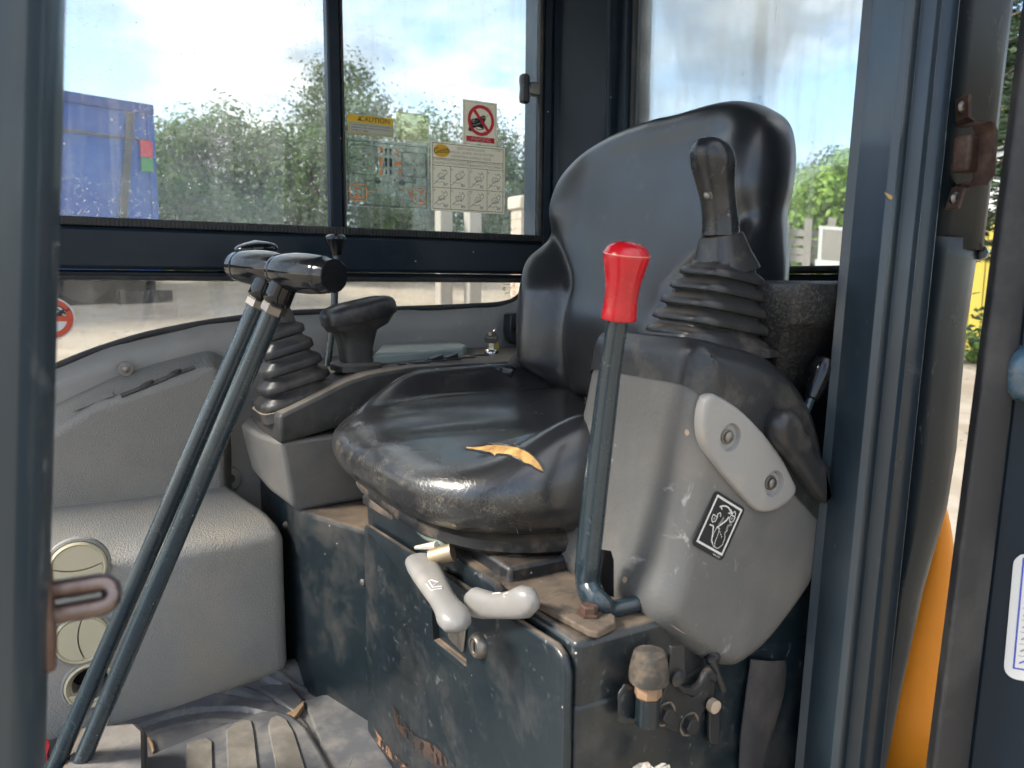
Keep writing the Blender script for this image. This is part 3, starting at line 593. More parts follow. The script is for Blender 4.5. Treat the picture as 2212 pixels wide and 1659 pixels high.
# rear right corner pillar: folded sheet, swept upward
sec = [(.862, 1.405), (.862, 1.372), (.878, 1.366), (.884, 1.372), (.892, 1.366), (.898, 1.352), (.938, 1.274), (.940, 1.262), (.930, 1.257), (.932, 1.247), (.952, 1.240), (.954, 1.228), (.944, 1.222), (.946, 1.212), (.958, 1.206), (1.0, 1.206), (1.0, 1.45), (.862, 1.45)]
cabp(G().prism([(x, y, 0) for x, y in sec], (0, 0, 1.42)), 'corner_pillar', PAINT, bevel=.003, seg=2)
cp = cab.children[-1]
G().tube([(.856, 1.374, zs), (.853, 1.374, 1.41)], .0065, 8).obj('pane_seal', SEAL, cp)
G().tube([(.956, 1.202, .63), (.956, 1.202, 1.41)], .007, 8).obj('pane_seal', SEAL, cp)
q, _n = onX(1432*1.0, 373, .945), None
G().lathe([(.0035, 0), (.0035, .003), (.002, .004)], onX(1236, 372, .905), (-1, -.6, 0), 10).obj('rivet', STEEL, cp)
# window latch on the pillar edge
g = G(); a = onY(1133, 160, 1.372); b = onY(1133, 224, 1.372)
g.loft([sring(a.lerp(b, t), V((1, 0, 0)), V((0, 1, 0)), .0105*s, .010*s, 3, 14) for t, s in ((0, .55), (.06, .9), (.2, 1), (.5, .85), (.8, 1), (.95, .9), (1, .5))])
lt = g.obj('window_latch', CAPB, cab)
c = onY(1148, 190, 1.372); G().box(c.x-.004, c.x+.02, c.y-.004, c.y+.012, c.z-.014, c.z+.012).obj('latch_block', STEEL, lt, bevel=.003)
# rear wall, rear window
zrw = onX(1780, 574, .955).z
cabp(G().box(.95, .99, .62, 1.215, 0, zrw-.012), 'back_panel', PAINT, bevel=.004)
cabp(G().box(.944, .972, .62, 1.215, zrw-.0115, zrw), 'back_window_seal', SEAL, bevel=.004)
G().box(.966, .970, .62, 1.21, zrw, 1.40).obj('back_window_pane', GLASS_R, cab, flat=True)
# near front pillar (soft focus at the left edge)
fl = [(-.075, .335), (-.06, .325), (-.02, .325), (-.006, .332), (0, .345), (0, .40), (-.012, .41), (-.075, .41)]
tl = onY(141, 0, .345); bl = onY(96, 1659, .345)
slx = (tl.x-bl.x)/(tl.z-bl.z)
rings = [[V((x+bl.x+slx*(z-bl.z), y, z)) for x, y in fl] for z in (-.1, .2, .4, .6, .8, 1.0, 1.42)]
fp = G().loft(rings).obj('windscreen_pillar', PILLAR, cab, bevel=.006, seg=3)
# striker on the front pillar
ya = .352
pl0, pl1 = onY(98, 1205, ya), onY(98, 1440, ya)
stp = G().box(pl1.x-.001, pl1.x+.0042, ya-.008, ya+.03, pl1.z, pl0.z).obj('striker_plate', RUST, cab, bevel=.002)
u0, u1, u2 = onY(110, 1298, ya), onY(112, 1345, ya), onY(252, 1318, ya)
R_ = (u0.z-u1.z)/2; cz = (u0.z+u1.z)/2
path = [V((u0.x, ya+.012, cz+R_)), V((u2.x-R_*1.2, ya+.012, cz+R_))]+[V((u2.x-R_*1.2+R_*1.0*math.sin(t), ya+.012-.004*(1-math.cos(t))/2, cz+R_*math.cos(t))) for t in [rad(a) for a in (30, 60, 90, 120, 150)]]+[V((u2.x-R_*1.2, ya+.008, cz-R_)), V((u1.x, ya+.008, cz-R_))]
G().tube(path, .0042, 12).obj('striker_loop', STRIKE, stp, sharp=50)
# near door pillar: ribbed section swept upward
def dp(u, v, y): return onY(u, v, y)
def xp(u0, u1, y): a = onY(u0, 0, y); b = onY(u1, 1659, y); return lambda z: a.x+(b.x-a.x)*(z-a.z)/(b.z-a.z)
e0 = xp(1888, 1738, .44); e1 = xp(1962, 1800, .405); e2 = xp(2018, 1850, .405); e3 = xp(2062, 1892, .405)
secf = lambda z: [(e0(z)+.20, .57), (e0(z)+.0015, .452), (e0(z)+.004, .444), (e1(z)-.004, .405), (e1(z), .400), (e1(z)+.004, .405), (e1(z)+.006, .413), (e2(z)-.006, .412), (e2(z)-.001, .402), (e2(z)+.004, .400), (e2(z)+.006, .410), (e3(z)-.004, .414), (e3(z), .408), (e3(z)+.006, .404), (e3(z)+.012, .408), (e3(z)+.15, .58)]
G().loft([[V((x, y, z)) for x, y in secf(z)] for z in (-.2, .1, .4, .7, 1.0, 1.42)]).obj('door_pillar', PILLAR, cab, bevel=.0025, seg=2)
# rounded rear corner panel below / beside the quarter window
def corner_ring(z, xr, x0):
    c = []
    r = max(.012, min(.085, (xr-x0)*.85))
    xc = xr-r; yc = .415+r
    c.append(V((x0, .415, z))); c.append(V((lerp(x0, xc, .5), .4145, z)))
    for i in range(9):
        a = rad(-90+90*i/8); c.append(V((xc+r*math.cos(a), yc+r*math.sin(a), z)))
    c.append(V((xr, .53, z))); c.append(V((xr-.005, .56, z)))
    return c
def xr_of(v): return {0: 2130, 480: 2112, 520: 2108, 560: 2106, 700: 2085, 830: 2074, 960: 2064, 1080: 2045, 1250: 1996, 1450: 1924, 1659: 1848}[v]
def sil(v):
    p = onY(xr_of(v)-12, v, .435); p.x += .028; return p
ringz = []
for v in (1659, 1450, 1250, 1080, 960, 830, 700, 560, 520):
    p = sil(v); ringz.append(corner_ring(p.z, p.x, e3(p.z)+.010))
pbot = [V((p.x, p.y, p.z-.3)) for p in ringz[0]]
CPANEL = M('corner_panel_paint', (.013, .022, .029), .36, var=.15, vscale=5, dust=((.09, .078, .066), .25, 4, .45, .72), scratch=((.3, .27, .24), 50, .3), spec=.12)
G().loft([pbot]+ringz, False, False, False).obj('corner_panel', CPANEL, cab, solid=.012, sharp=60)
cpn = cab.children[-1]
p0 = sil(520)
def qx(z):                                       # outer face of the quarter window at height z
    a_, b_ = onY(2116, 500, .435), onY(2176, 0, .435); return lerp(a_.x, b_.x, (z-a_.z)/(b_.z-a_.z))+.030
def arc(z, a0, a1, k, r=.085): return [V((qx(z)-r+r*math.cos(rad(lerp(a0, a1, i/k))), .415+r+r*math.sin(rad(lerp(a0, a1, i/k))), z)) for i in range(k+1)]
G().loft([[V((e3(z)+.010, .415, z)), V((lerp(e3(z), qx(z)-.085, .5), .415, z))]+arc(z, -90, -74, 3) for z in (p0.z-.01, .9, 1.42)], False, False, False).obj('quarter_frame', CPANEL, cab, solid=.012)
# raised swage lines round the corner panel
def swage(v0, drop, r=.0035, m=PILLAR):
    pts = []
    z0 = onY(2060, v0, .45).z
    xr = None
    for k, v in enumerate((1659, 1450, 1250, 1080, 960, 830, 700, 560)):
        pass
    prof = sorted([(sil(v).z, sil(v).x) for v in (1659, 1450, 1250, 1080, 960, 830, 700, 560)])
    def xrz(z):
        for (a, xa), (b, xb) in zip(prof, prof[1:]):
            if a <= z <= b: return lerp(xa, xb, (z-a)/(b-a))
        return prof[-1][1] if z > prof[-1][0] else prof[0][1]
    c = corner_ring(z0, xrz(z0), e3(z0)+.012)
    for i, p in enumerate(c):
        z = z0+drop*(i/(len(c)-1)); q = corner_ring(z, xrz(z), e3(z)+.012)[i]; pts.append(q)
    G().tube(pts, r, 8).obj('swage_line', m, cpn)
swage(800, .05); swage(1180, .05)
# quarter window glass wrapping the corner
gr = [arc(z, -73, 0, 10)+[V((qx(z), .53, z)), V((qx(z)-.005, .545, z))] for z in (p0.z-.012, .85, 1.0, 1.42)]
G().loft(gr, False, False, False).obj('quarter_pane', GLASS_Q, cab, solid=.005, sharp=60)
G().tube([p+V((.002, -.002, 0)) for p in gr[0]], .007, 8).obj('quarter_seal', PILLAR, cab)
# hold-back catch: bent rusty strap with rivets
def strap(pts, wdt, th, name, m, parent):
    g = G(); r = [];
    for i, p in enumerate(pts):
        t = (pts[min(i+1, len(pts)-1)]-pts[max(i-1, 0)]).normalized(); n = V((0, 0, 0)); s = V((.35, .9, 0)).normalized(); nn_ = t.cross(s).normalized()
        r.append([p-s*wdt/2-nn_*th/2, p+s*wdt/2-nn_*th/2, p+s*wdt/2+nn_*th/2, p-s*wdt/2+nn_*th/2])
    return g.loft(r).obj(name, m, parent, bevel=.001, sharp=20)
yb = .404
def cq(u, v, y=yb): return onY(u, v, y)
b0 = cq(2075, 210); b1 = cq(2075, 262); b2 = cq(2132, 275, .375); b3 = cq(2124, 395, .375); b4 = cq(2068, 402); b5 = cq(2052, 452)
ca = strap([b0, b0.lerp(b1, .9), b1+V((.004, -.003, -.003)), b2+V((-.006, 0, .002)), b2+V((0, 0, -.005)), b3+V((0, 0, .005)), b3+V((-.006, 0, -.002)), b4+V((.004, -.003, .002)), b4.lerp(b5, .1), b5], .022, .003, 'hold_back_catch', RUST, cab)
for c, ax in ((b0.lerp(b1, .45), (-.5, -1, 0)), (b4.lerp(b5, .55), (-.5, -1, 0)), (b2.lerp(b3, .12), (1, -.6, 0)), (b2.lerp(b3, .88), (1, -.6, 0))):
    G().lathe([(.0055, 0), (.0055, .003), (.003, .005)], c+V(ax).normalized()*.002, ax, 12).obj('rivet', STEEL, ca)
m_ = cq(2098, 332, .385); G().box(m_.x-.009, m_.x+.009, m_.y-.004, m_.y+.012, m_.z-.015, m_.z+.015).obj('catch_block', RUST, ca, bevel=.003)
m_ = b2.lerp(b3, .5); G().lathe([(.0001, .0022), (.0065, .0022), (.0065, .0030)], m_, (1, -.5, 0), 14).obj('catch_hole', DARK, ca)
# weld bumps along the pillar groove
for u, v in ((2290*.864, 388*.864*1.02), (2283*.864, 445*.864), (2232*.864, 890*.864)):
    p = onY(u, v, .4115); G().lathe([(.006, -.003), (.0055, 0), (.003, .0022), (.0005, .003)], p, (0, -1, 0), 12).obj('weld_bump', PILLAR, cab)

# ------------------------------------------------------------------ orange engine cover behind the corner
oc = thing('engine_cover', (1.05, .6, -.2), 'glossy orange engine cover curving down behind the cab corner', 'engine cover')
op = [(2046, 1062), (2070, 1110), (2088, 1200), (2096, 1300), (2094, 1450), (2086, 1750)]
left = [(1960, 1066), (1930, 1120), (1890, 1220), (1850, 1320), (1800, 1460), (1740, 1750)]
A0 = [onY(u, v, .66) for u, v in left]; A1 = [onY(u, v, .545) for (u, v) in [((a_[0]*2+b_[0])/3, (a_[1]*2+b_[1])/3) for a_, b_ in zip(left, op)]]
A2 = [onY(lerp(a_[0], b_[0], .72), lerp(a_[1], b_[1], .72), .515) for a_, b_ in zip(left, op)]; A3 = [onY(u, v, .52) for u, v in op]; A4 = [p+V((.01, .06, .004)) for p in A3]; A5 = [p+V((-.02, .4, .01)) for p in A3]
G().loft([A0, A1, A2, A3, A4, A5], False, False, False).obj('cover_skin', ORANGE, oc, sub=2, sharp=180)
G().box(.86, 1.35, .62, 1.38, -.5, .0).obj('counterweight', ORANGE, oc, bevel=.06, seg=4)

# ------------------------------------------------------------------ open door at the right edge
dr = thing('cab_door', (.70, .30, -.05), 'open cab door with black edge seal, cut off by the right picture edge', 'door')
def dx(u, v, y=.32): return onY(u, v, y)
a0, a1 = dx(2226, 0), dx(2014, 1659); s0, s1 = dx(2284, 0), dx(2088, 1659)
dd = V((.62, -.78, 0)); th = V((.78, .62, 0))
def dl(p0, p1, z): return p0.lerp(p1, (z-p0.z)/(p1.z-p0.z))
zz = (-.05, .3, .6, .9, 1.38)
E0 = [dl(a0, a1, z) for z in zz]; E1 = [dl(s0, s1, z) for z in zz]
G().loft([[p, p+(q-p)*.25+V((.002, -.006, 0)), p+(q-p)*.75+V((.002, -.007, 0)), q, q+th*.03, p+th*.03] for p, q in zip(E0, E1)]).obj('edge_seal', SEAL, dr, bevel=.004, seg=3)
G().loft([[q+V((.001, .002, 0)), q+dd*.62, q+dd*.62+th*.03, q+th*.031+V((.001, 0, 0))] for q in E1]).obj('door_panel', PAINT, dr, bevel=.005)
G().loft([[q+V((.001, .002, 0))+dd*.62, q+dd*.66-th*.003, q+dd*.66+th*.033, q+dd*.62+th*.031] for q in E1]).obj('edge_seal', SEAL, dr, bevel=.004)
def dpt(u, v, off=0):                                 # a point on the door's inner face
    n = dd.cross(V((0, 0, 1))).normalized(); q = E1[2]; r = ray(u, v); t = (q-CAM).dot(n)/r.dot(n); p = CAM+r*t
    if n.dot(CAM-p) < 0: n = -n
    return p+n*off
pc = dpt(2200, 805, .004); nrm = dd.cross(V((0, 0, 1))).normalized()
if nrm.dot(CAM-pc) < 0: nrm = -nrm
BLUEH = M('blue_grey_paint', (.05, .10, .14), .25, var=.1, coat=.4, dust=((.3, .2, .12), .5, 40, .55, .7))
hr = (dpt(2200, 745).z-dpt(2200, 870).z)/2
hb = G().loft([sring(pc+nrm*h+dd*.018, dd, V((0, 0, 1)), .036*s, hr*s, 3, 24) for h, s in ((-.004, 1), (.008, .98), (.016, .88), (.02, .7), (.0215, .4))]).obj('grab_handle', BLUEH, dr)
dbv = bvh_of([o for o in dr.children if o.name.startswith('door_panel')][0])
h0, hn_ = hit(dbv, 2166, 1462); h1, _ = hit(dbv, 2188, 1192)
ey = h1-h0; ey.y = ey.y; ex = (dd-hn_*dd.dot(hn_)).normalized()*.11; ey = ey-ex*(ey.dot(ex)/ex.length_squared); o_ = h0+hn_*.0006
if ex.cross(ey).dot(hn_) < 0: o_ = o_+ex; ex = -ex
D = Decal(o_, ex, ey)
fx = (lambda x: 1-x) if (ex.dot(dd) < 0) else (lambda x: x)
pl = plate(o_, ex, ey, .0004, .09, 'data_sticker', PRT_W, dr)
D.frame(.06, .09, .95, .96, .012, PRT_B, 1); 
for k in range(1, 9): D.line([(fx(.08+.0), .10+.095*k), (fx(.94), .10+.095*k)], .004, PRT_G, 1)
for k in range(1, 6): D.line([(fx(.06+.15*k), .1), (fx(.06+.15*k), .95)], .004, PRT_G, 1)
for k in range(8):
    for j in range(6): D.line([(fx(.09+.15*j), .135+.095*k), (fx(.12+.15*j), .16+.095*k), (fx(.15+.15*j), .13+.095*k)], .009, PRT_B if (k*5+j) % 4 == 0 else PRT_G, 2)
D.text('SAE J', fx(.22), .045, .075, PRT_G, 2); D.flush(pl)

# ================================================================== SIDE TRIM with pocket and air vents
tr = thing('side_trim', (0, 1.25, 0), 'grey grained side trim moulding with a pocket ledge and air vents', 'trim panel')
f0 = [(20, 1000), (104, 945), (203, 880), (405, 813), (452, 792), (472, 800), (486, 1062), (20, 1150)]
f1 = [(20, 940), (104, 884), (235, 822), (345, 785), (455, 758), (494, 776), (502, 1075), (20, 1130)]
r0 = [onY(u, v, 1.312) for u, v in f0]; r1 = [onY(u, v, 1.37) for u, v in f1]; r2 = [p+V((0, .03, 0)) for p in r1]
pk = G().loft([r0, r1, r2]).obj('pocket_moulding', TRIMD, tr, bevel=.012, seg=4)
# screw tab and lining edge
tb = onY(272, 797, 1.366)
G().lathe([(.0115, -.01), (.0115, .001), (.0105, .002)], tb, (0, -1, 0), 20).obj('screw_tab', TRIMD, tr)
def screw(c, ax, r=.006, parent=None, m=STEEL, name='screw'):
    ax = V(ax).normalized(); o = G().lathe([(r*1.25, -.001), (r*1.25, .001), (r, .0012), (r*.9, .0035), (r*.5, .0045), (.0003, .0047)], c, ax, 14).obj(name, m, parent)
    x, y, z = frame(ax); g = G(); g.obox(c+z*.0046, x, y, z, r*.6, r*.14, .0005); g.obox(c+z*.0046, y, x, z, r*.6, r*.14, .0004); return o
screw(tb+V((0, -.003, 0)), (0, -1, 0), .0055, tr, STEEL)
bv = bvh_of(pk)
for u, v, L_, kind in ((202, 868, .03, 0), (312, 836, .036, 1), (372, 812, .036, 1)):
    p, n_ = hit(bv, u, v)
    p2, _ = hit(bv, u+12, v-4.6)
    ex = (p2-p).normalized(); ey = n_.cross(ex)
    sl = G().obox(p+n_*.0005, ex, ey, n_, L_, .0052, .0012).obj('slot_plate', TRIMD if not kind else CONB, tr, bevel=.0006)
    if kind:
        G().loft([sring(p+n_*.002+ex*.004, ex, ey, .012, .004, 3, 14), sring(p+n_*.006+ex*.007, ex, ey, .009, .003, 3, 14), sring(p+n_*.0075+ex*.009, ex, ey, .005, .002, 3, 14)]).obj('slider', CONB, sl)
    else:
        G().obox(p+n_*.0014, ex, ey, n_, L_*.85, .003, .0008).obj('slot_lip', TRIMD, sl)
# lower heater moulding
pl_ = [(-.45, 1.38), (.205, 1.38), (.255, 1.20), (.262, 1.165), (.262, 1.128), (.10, 1.120), (-.45, 1.122)]
ztop = [.292, .286, .262, .252, .243, .243, .243]
zbot = [.0, .0, .0, .012, .02, -.001, -.001]
hm = G(); nq = len(pl_)
hm.add([(x, y, z) for (x, y), z in zip(pl_, zbot)]+[(x, y, z) for (x, y), z in zip(pl_, ztop)], [tuple(range(nq))[::-1], tuple(range(nq, 2*nq))]+[(i, (i+1) % nq, nq+(i+1) % nq, nq+i) for i in range(nq)])
lo = hm.obj('heater_moulding', TRIM, tr, bevel=.020, seg=5); apply_mods(lo)
yv = 1.1215
v3 = onY(196, 1478, yv); r3 = (onY(240, 1470, yv).x-onY(126, 1470, yv).x)/2
cut(lo, G().lathe([(r3*.80, -.03), (r3*.80, .06)], V((v3.x, yv, v3.z)), (0, 1, 0), 28))
for p in lo.data.polygons: p.use_smooth = True
lo.data.set_sharp_from_angle(angle=rad(40))
def vent(u, v, ru, open_, rot, label):
    c = onY(u, v, yv); c.y = yv; r = onY(u+ru, v, yv).x-c.x
    vt = G().lathe([(r*.72, -.0005), (r*.86, .005), (r*.93, .008), (r, .006), (r*1.03, .001), (r*1.03, -.002), (r*.72, -.002)], c, (0, -1, 0), 40, cap=False).obj('air_vent', CREAM, tr, label=label)
    G().lathe([(r*1.02, -.004), (r*1.16, -.004), (r*1.14, .003), (r*1.05, .0045), (r*1.02, .003)], c, (0, -1, 0), 40, cap=False).obj('vent_collar', TRIM, vt)
    if open_:
        G().lathe([(r*.80, .004), (r*.78, -.05), (.0005, -.05)], c, (0, -1, 0), 28, cap=False).obj('vent_bore', DARK, vt)
        G().box(c.x-r*.86, c.x-r*.5, c.y-.006, c.y+.004, c.z-r*.62, c.z-r*.28).obj('vent_tab', CREAM, vt, bevel=.001)
        return
    # two half flaps parted by a fine curved gap
    for s in (0, 1):
        pts = []
        for i in range(33):
            x = -1+2*i/32; pts.append((x*.86, (.10 if s == 0 else .06)-.20*(1-x*x)))
        arc = [(math.cos(t)*.86, math.sin(t)*.86) for t in ([rad(6+168*i/20) for i in range(21)] if s == 0 else [rad(-6-168*i/20) for i in range(21)])]
        pts = [p for p in pts if p[0]**2+p[1]**2 < .72]
        pg = pts+arc; cr_, sr_ = math.cos(rot), math.sin(rot)
        G().prism([V((c.x+(x*cr_-y*sr_)*r, c.y-.0005, c.z+(x*sr_+y*cr_)*r)) for x, y in pg], (0, -.0048-.0012*s, 0)).obj('vent_flap', CREAM, vt, bevel=.0007)
    G().loft([sring(V((c.x, c.y-.0051, c.z))+V((-math.sin(rot), 0, math.cos(rot)))*r*.56, V((math.cos(rot), 0, math.sin(rot))), V((-math.sin(rot), 0, math.cos(rot))), r*.26*s, r*.13*s, 2.5, 18)+[] for s in (1, .8, .3)], True, True).obj('finger_dimple', CREAM, vt)
    G().lathe([(.0005, .0012), (r*.9, .0012), (r*.9, .0016)], c, (0, -1, 0), 30, cap=False).obj('vent_backing', DARK, vt)
vent(168, 1224, 64, False, 0, 'upper round cream vent, closed'); vent(176, 1378, 62, False, rad(-90), 'middle round cream vent behind the striker loop'); vent(196, 1478, 57, True, 0, 'bottom round vent missing its flap')
# gap between moulding and seat box, lining screw and clip
sc = onY(496, 1033, 1.372); G().lathe([(.02, -.004), (.02, .003), (.016, .004)], sc, (0, -1, 0), 18).obj('screw_tab', LINING, tr); screw(sc+V((0, -.004, 0)), (0, -1, 0), .007, tr, RUST)

# ================================================================== FLOOR MAT
fmz = .006
fm = thing('floor_mat', (.1, .9, 0), 'grey moulded rubber floor mat with curved ribs and worn foot pads', 'floor mat')
c0 = onZ(400, 1660, 0); r_out = (onZ(440, 1489, 0)-c0).length; r_in = (onZ(385, 1548, 0)-c0).length
def matz(x, y):
    d_ = math.hypot((x-c0.x)*.92, y-c0.y); z = fmz
    if y > c0.y-.14:
        for r_, wd, hgt in ((r_out, .014, .007), (r_out*.80, .005, .004), (r_in*1.02, .012, .006), (r_in*.74, .004, .003)):
            z += hgt*sstep(wd+.003, wd-.002, abs(d_-r_))*sstep(.27, .24, x)
        z += .003*math.exp(-((d_-r_out)/.004)**2)
    z += .02*sstep(1.10, 1.15, y)*sstep(.0, .2, x)
    return z
x0, x1, y0, y1 = -.32, .322, .44, 1.16
G().grid(260, 280, lambda s, t: V((lerp(x0, x1, s), lerp(y0, y1, t), matz(lerp(x0, x1, s), lerp(y0, y1, t))))).obj('mat_sheet', MATM, fm, sharp=22)
pad = [(250, 1700), (311, 1633), (420, 1588), (525, 1547), (564, 1535), (600, 1532), (630, 1541), (662, 1568), (690, 1612), (716, 1660), (740, 1710)]
pz = .020
G().prism([onZ(u, v, pz) for u, v in pad], (0, 0, -.02)).obj('foot_pad', MATM, fm, bevel=.006, seg=3)
for pd in ([(405, 1608), (430, 1598), (448, 1596), (458, 1604), (460, 1690), (400, 1690)], [(490, 1582), (508, 1562), (528, 1556), (543, 1560), (548, 1580), (560, 1690), (494, 1690)], [(580, 1570), (586, 1552), (600, 1547), (618, 1556), (634, 1582), (668, 1690), (602, 1690)]):
    cen = sum((onZ(u, v, pz) for u, v in pd), V())/len(pd)
    fr = G().prism([cen+(onZ(u, v, pz)-cen)*1.06 for u, v in pd], (0, 0, .0014)).obj('pad_rim', MATM, fm, bevel=.0008)
    G().prism([onZ(u, v, pz+.0016) for u, v in pd], (0, 0, .0016)).obj('worn_insert', MUD, fr, bevel=.0012)
# mat flap lying up against the seat box
fpz = [(656, 1512, .012), (700, 1500, .014), (786, 1482, .03), (793, 1520, .024), (800, 1562, .012), (830, 1610, .008), (880, 1700, .008), (700, 1700, .0085), (690, 1600, .009)]
G().prism([onZ(u, v, z) for u, v, z in fpz], (0, 0, -.007)).obj('mat_flap', MATM, fm, bevel=.003)
fl_ = [(520, 1462), (560, 1455), (600, 1446), (625, 1470), (657, 1512), (640, 1540), (610, 1520)]
G().prism([onZ(u, v, .014) for u, v in fl_], (0, 0, -.010)).obj('mat_corner', MATM, fm, bevel=.004)
FOAMT = M('torn_foam', (.30, .20, .11), .9, var=.4, vscale=60, bump=(200, .5, 'n'))
G().prism([onZ(u, v, .016) for u, v in [(618, 1541), (640, 1528), (656, 1512), (657, 1522), (640, 1545), (632, 1552)]], (0, 0, -.008)).obj('torn_edge', FOAMT, fm, bevel=.001)
G().prism([onZ(u, v, .012) for u, v in [(318, 1592), (323, 1590), (331, 1605), (334, 1620), (329, 1625), (326, 1610)]], (0, 0, -.005)).obj('torn_edge', FOAMT, fm, bevel=.001)
p, q = onZ(787, 1489, .034), 0
screw(p, (-.6, -.3, .8), .006, fm, STEEL)
# pedal block at the lower left
pb = thing('foot_pedal', onZ(250, 1640, 0), 'square dark-edged foot pedal block with scuffed grey top behind the travel levers', 'pedal')
PEDT = M('scuffed_pedal', (.20, .185, .17), .75, var=.3, vscale=30, dust=((.09, .09, .10), .7, 18, .42, .6), bump=(120, .3, 'n'))
zt_ = .070; pp = [onZ(u, v, zt_) for u, v in ((170, 1568), (296, 1557), (316, 1575), (320, 1720), (100, 1720))]
G().prism(pp, (0, 0, -.065)).obj('pedal_body', BOXP, pb, bevel=.007, seg=3)
cen = sum(pp, V())/5; G().prism([cen+(p-cen)*.84+V((0, 0, .0006)) for p in pp], (0, 0, .0012)).obj('pedal_tread', PEDT, pb, bevel=.001)
G().prism([onZ(u, v, .012) for u, v in ((98, 1635), (104, 1625), (110, 1640), (104, 1662))], (0, 0, .02)).obj('red_tab', RED, pb)
# ================================================================== SEAT BOX
sb = thing('seat_box', (.6, .7, 0), 'dark blue-green steel seat box with scratched front access door', 'seat box')
BX = .33; BY = .468
zbt = onX(1240, 1388, BX).z
pl_ = [(BX, BY), (BX, .955), (.278, 1.082), (.278, 1.375), (.945, 1.375), (.945, .66), (.70, .66), (.70, BY)]
G().prism([(x, y, 0) for x, y in pl_], (0, 0, .285)).obj('box_body', BOXP, sb, bevel=.006, seg=3)
G().box(BX+.0012, .699, BY+.0012, .96, .27, zbt).obj('box_top', BOXP, sb, bevel=.006, seg=3)
# access door with recessed pull and lock
dY = lambda u, v: onX(u, v, BX-.008)
tl = dY(800, 1142); tr_ = dY(1226, 1412)
zt1, zt0 = tl.z, tr_.z; ya, yb_ = .945, tr_.y
pts = [(ya, .004), (ya, zt1-.004), (ya-.006, zt1+.001), (yb_+.018, zt0+.0), (yb_+.006, zt0-.005), (yb_, zt0-.018), (yb_, .004)]
dpan = G().prism([(BX-.009, y, z) for y, z in pts], (.0085, 0, 0)).obj('access_door', BOXP, sb, bevel=.004, seg=3); apply_mods(dpan)
# recess pressed into the door: dark pocket, sloping lower wing and a flat pull plate
ra, rb_ = dY(934, 1322), dY(1012, 1420)
cut(dpan, G().prism([dY(934, 1315)+V((-.01, 0, 0)), dY(1006, 1372)+V((-.01, 0, 0)), dY(1010, 1440)+V((-.01, 0, 0)), dY(938, 1382)+V((-.01, 0, 0))], (.016, 0, 0)))
for p in dpan.data.polygons: p.use_smooth = True
dpan.data.set_sharp_from_angle(angle=rad(30))
rc = [dY(934, 1315), dY(1006, 1372), dY(1010, 1440), dY(938, 1382)]
G().loft([rc, [p+V((.03, 0, .004)) for p in rc]], False, True).obj('pull_recess', BOXP, dpan)
G().prism([dY(939, 1384)+V((-.002, 0, 0)), dY(1008, 1439)+V((-.002, 0, 0)), dY(1004, 1448)+V((-.001, 0, -.002)), dY(934, 1392)+V((-.001, 0, 0))], (.004, 0, .002)).obj('recess_lip', BOXP, dpan, bevel=.0015)
G().prism([dY(958, 1372)+V((.004, 0, 0)), dY(1008, 1345)+V((-.004, 0, .006)), dY(1013, 1352)+V((-.004, 0, 0)), dY(1007, 1406)+V((-.004, 0, 0)), dY(1000, 1408)+V((-.002, 0, 0)), dY(965, 1382)+V((.002, 0, 0))], (.0025, 0, 0)).obj('pull_plate', STEEL, dpan, bevel=.001)
lc = dY(1040, 1393)
lk = G().lathe([(.0125, -.001), (.0125, .002), (.0118, .006), (.0095, .009), (.0078, .009), (.0076, .0075), (.0002, .0075)], lc, (-1, 0, 0), 32).obj('lock', STEEL, dpan)
G().obox(lc+V((-.0080, 0, 0)), V((0, 1, 0)), V((0, 0, 1)), V((-1, 0, 0)), .0008, .0045, .0004).obj('keyhole', DARK, lk)
# hinge bolts at the left of the door, small rust runs
for u, v in ((786, 1257), (618, 1135)):
    p = onX(u, v, BX-.002) if u > 700 else V((.30, 1.03, .275)); 
    if u < 700: p = onX(u, v, .2775)
    screw(p, (-1, -.35, 0), .0055, sb, STEEL, 'bolt')
bv = bvh_of(*[o for o in sb.children])
def drape(outline, off, name, m, parent, bv=bv, thick=0, k=3, **kw):      # a patch that follows the real surface
    pts = []
    for i in range(len(outline)):
        a, b = V(outline[i]+(0,)), V(outline[(i+1) % len(outline)]+(0,))
        for j in range(k): pts.append(a.lerp(b, j/k))
    c = sum(pts, V())/len(pts); rings = []
    for s in (1, .75, .5, .25, .04):
        r = []
        for p in pts:
            q = c+(p-c)*s; loc, n_ = hit(bv, q.x, q.y)
            if loc is None: return None
            r.append(loc+n_*off)
        rings.append(r)
    return G().loft(rings, False, True).obj(name, m, parent, sharp=60, **kw)
drape([(668, 1330), (676, 1300), (682, 1335), (692, 1420), (700, 1495), (668, 1510), (662, 1440)], .0006, 'rust_stain', RUSTP, sb)
drape([(845, 1520), (866, 1556), (900, 1590), (940, 1610), (985, 1655), (940, 1655), (890, 1612), (858, 1570)], .0006, 'rust_stain', RUSTP, sb)
drape([(806, 1568), (822, 1590), (858, 1634), (880, 1657), (862, 1657), (830, 1622), (812, 1600)], .0008, 'rust_stain', ragged(M('flaking_rust', (.22, .115, .065), .85, var=.5, vscale=60, bump=(150, .6, 'n'))), sb)
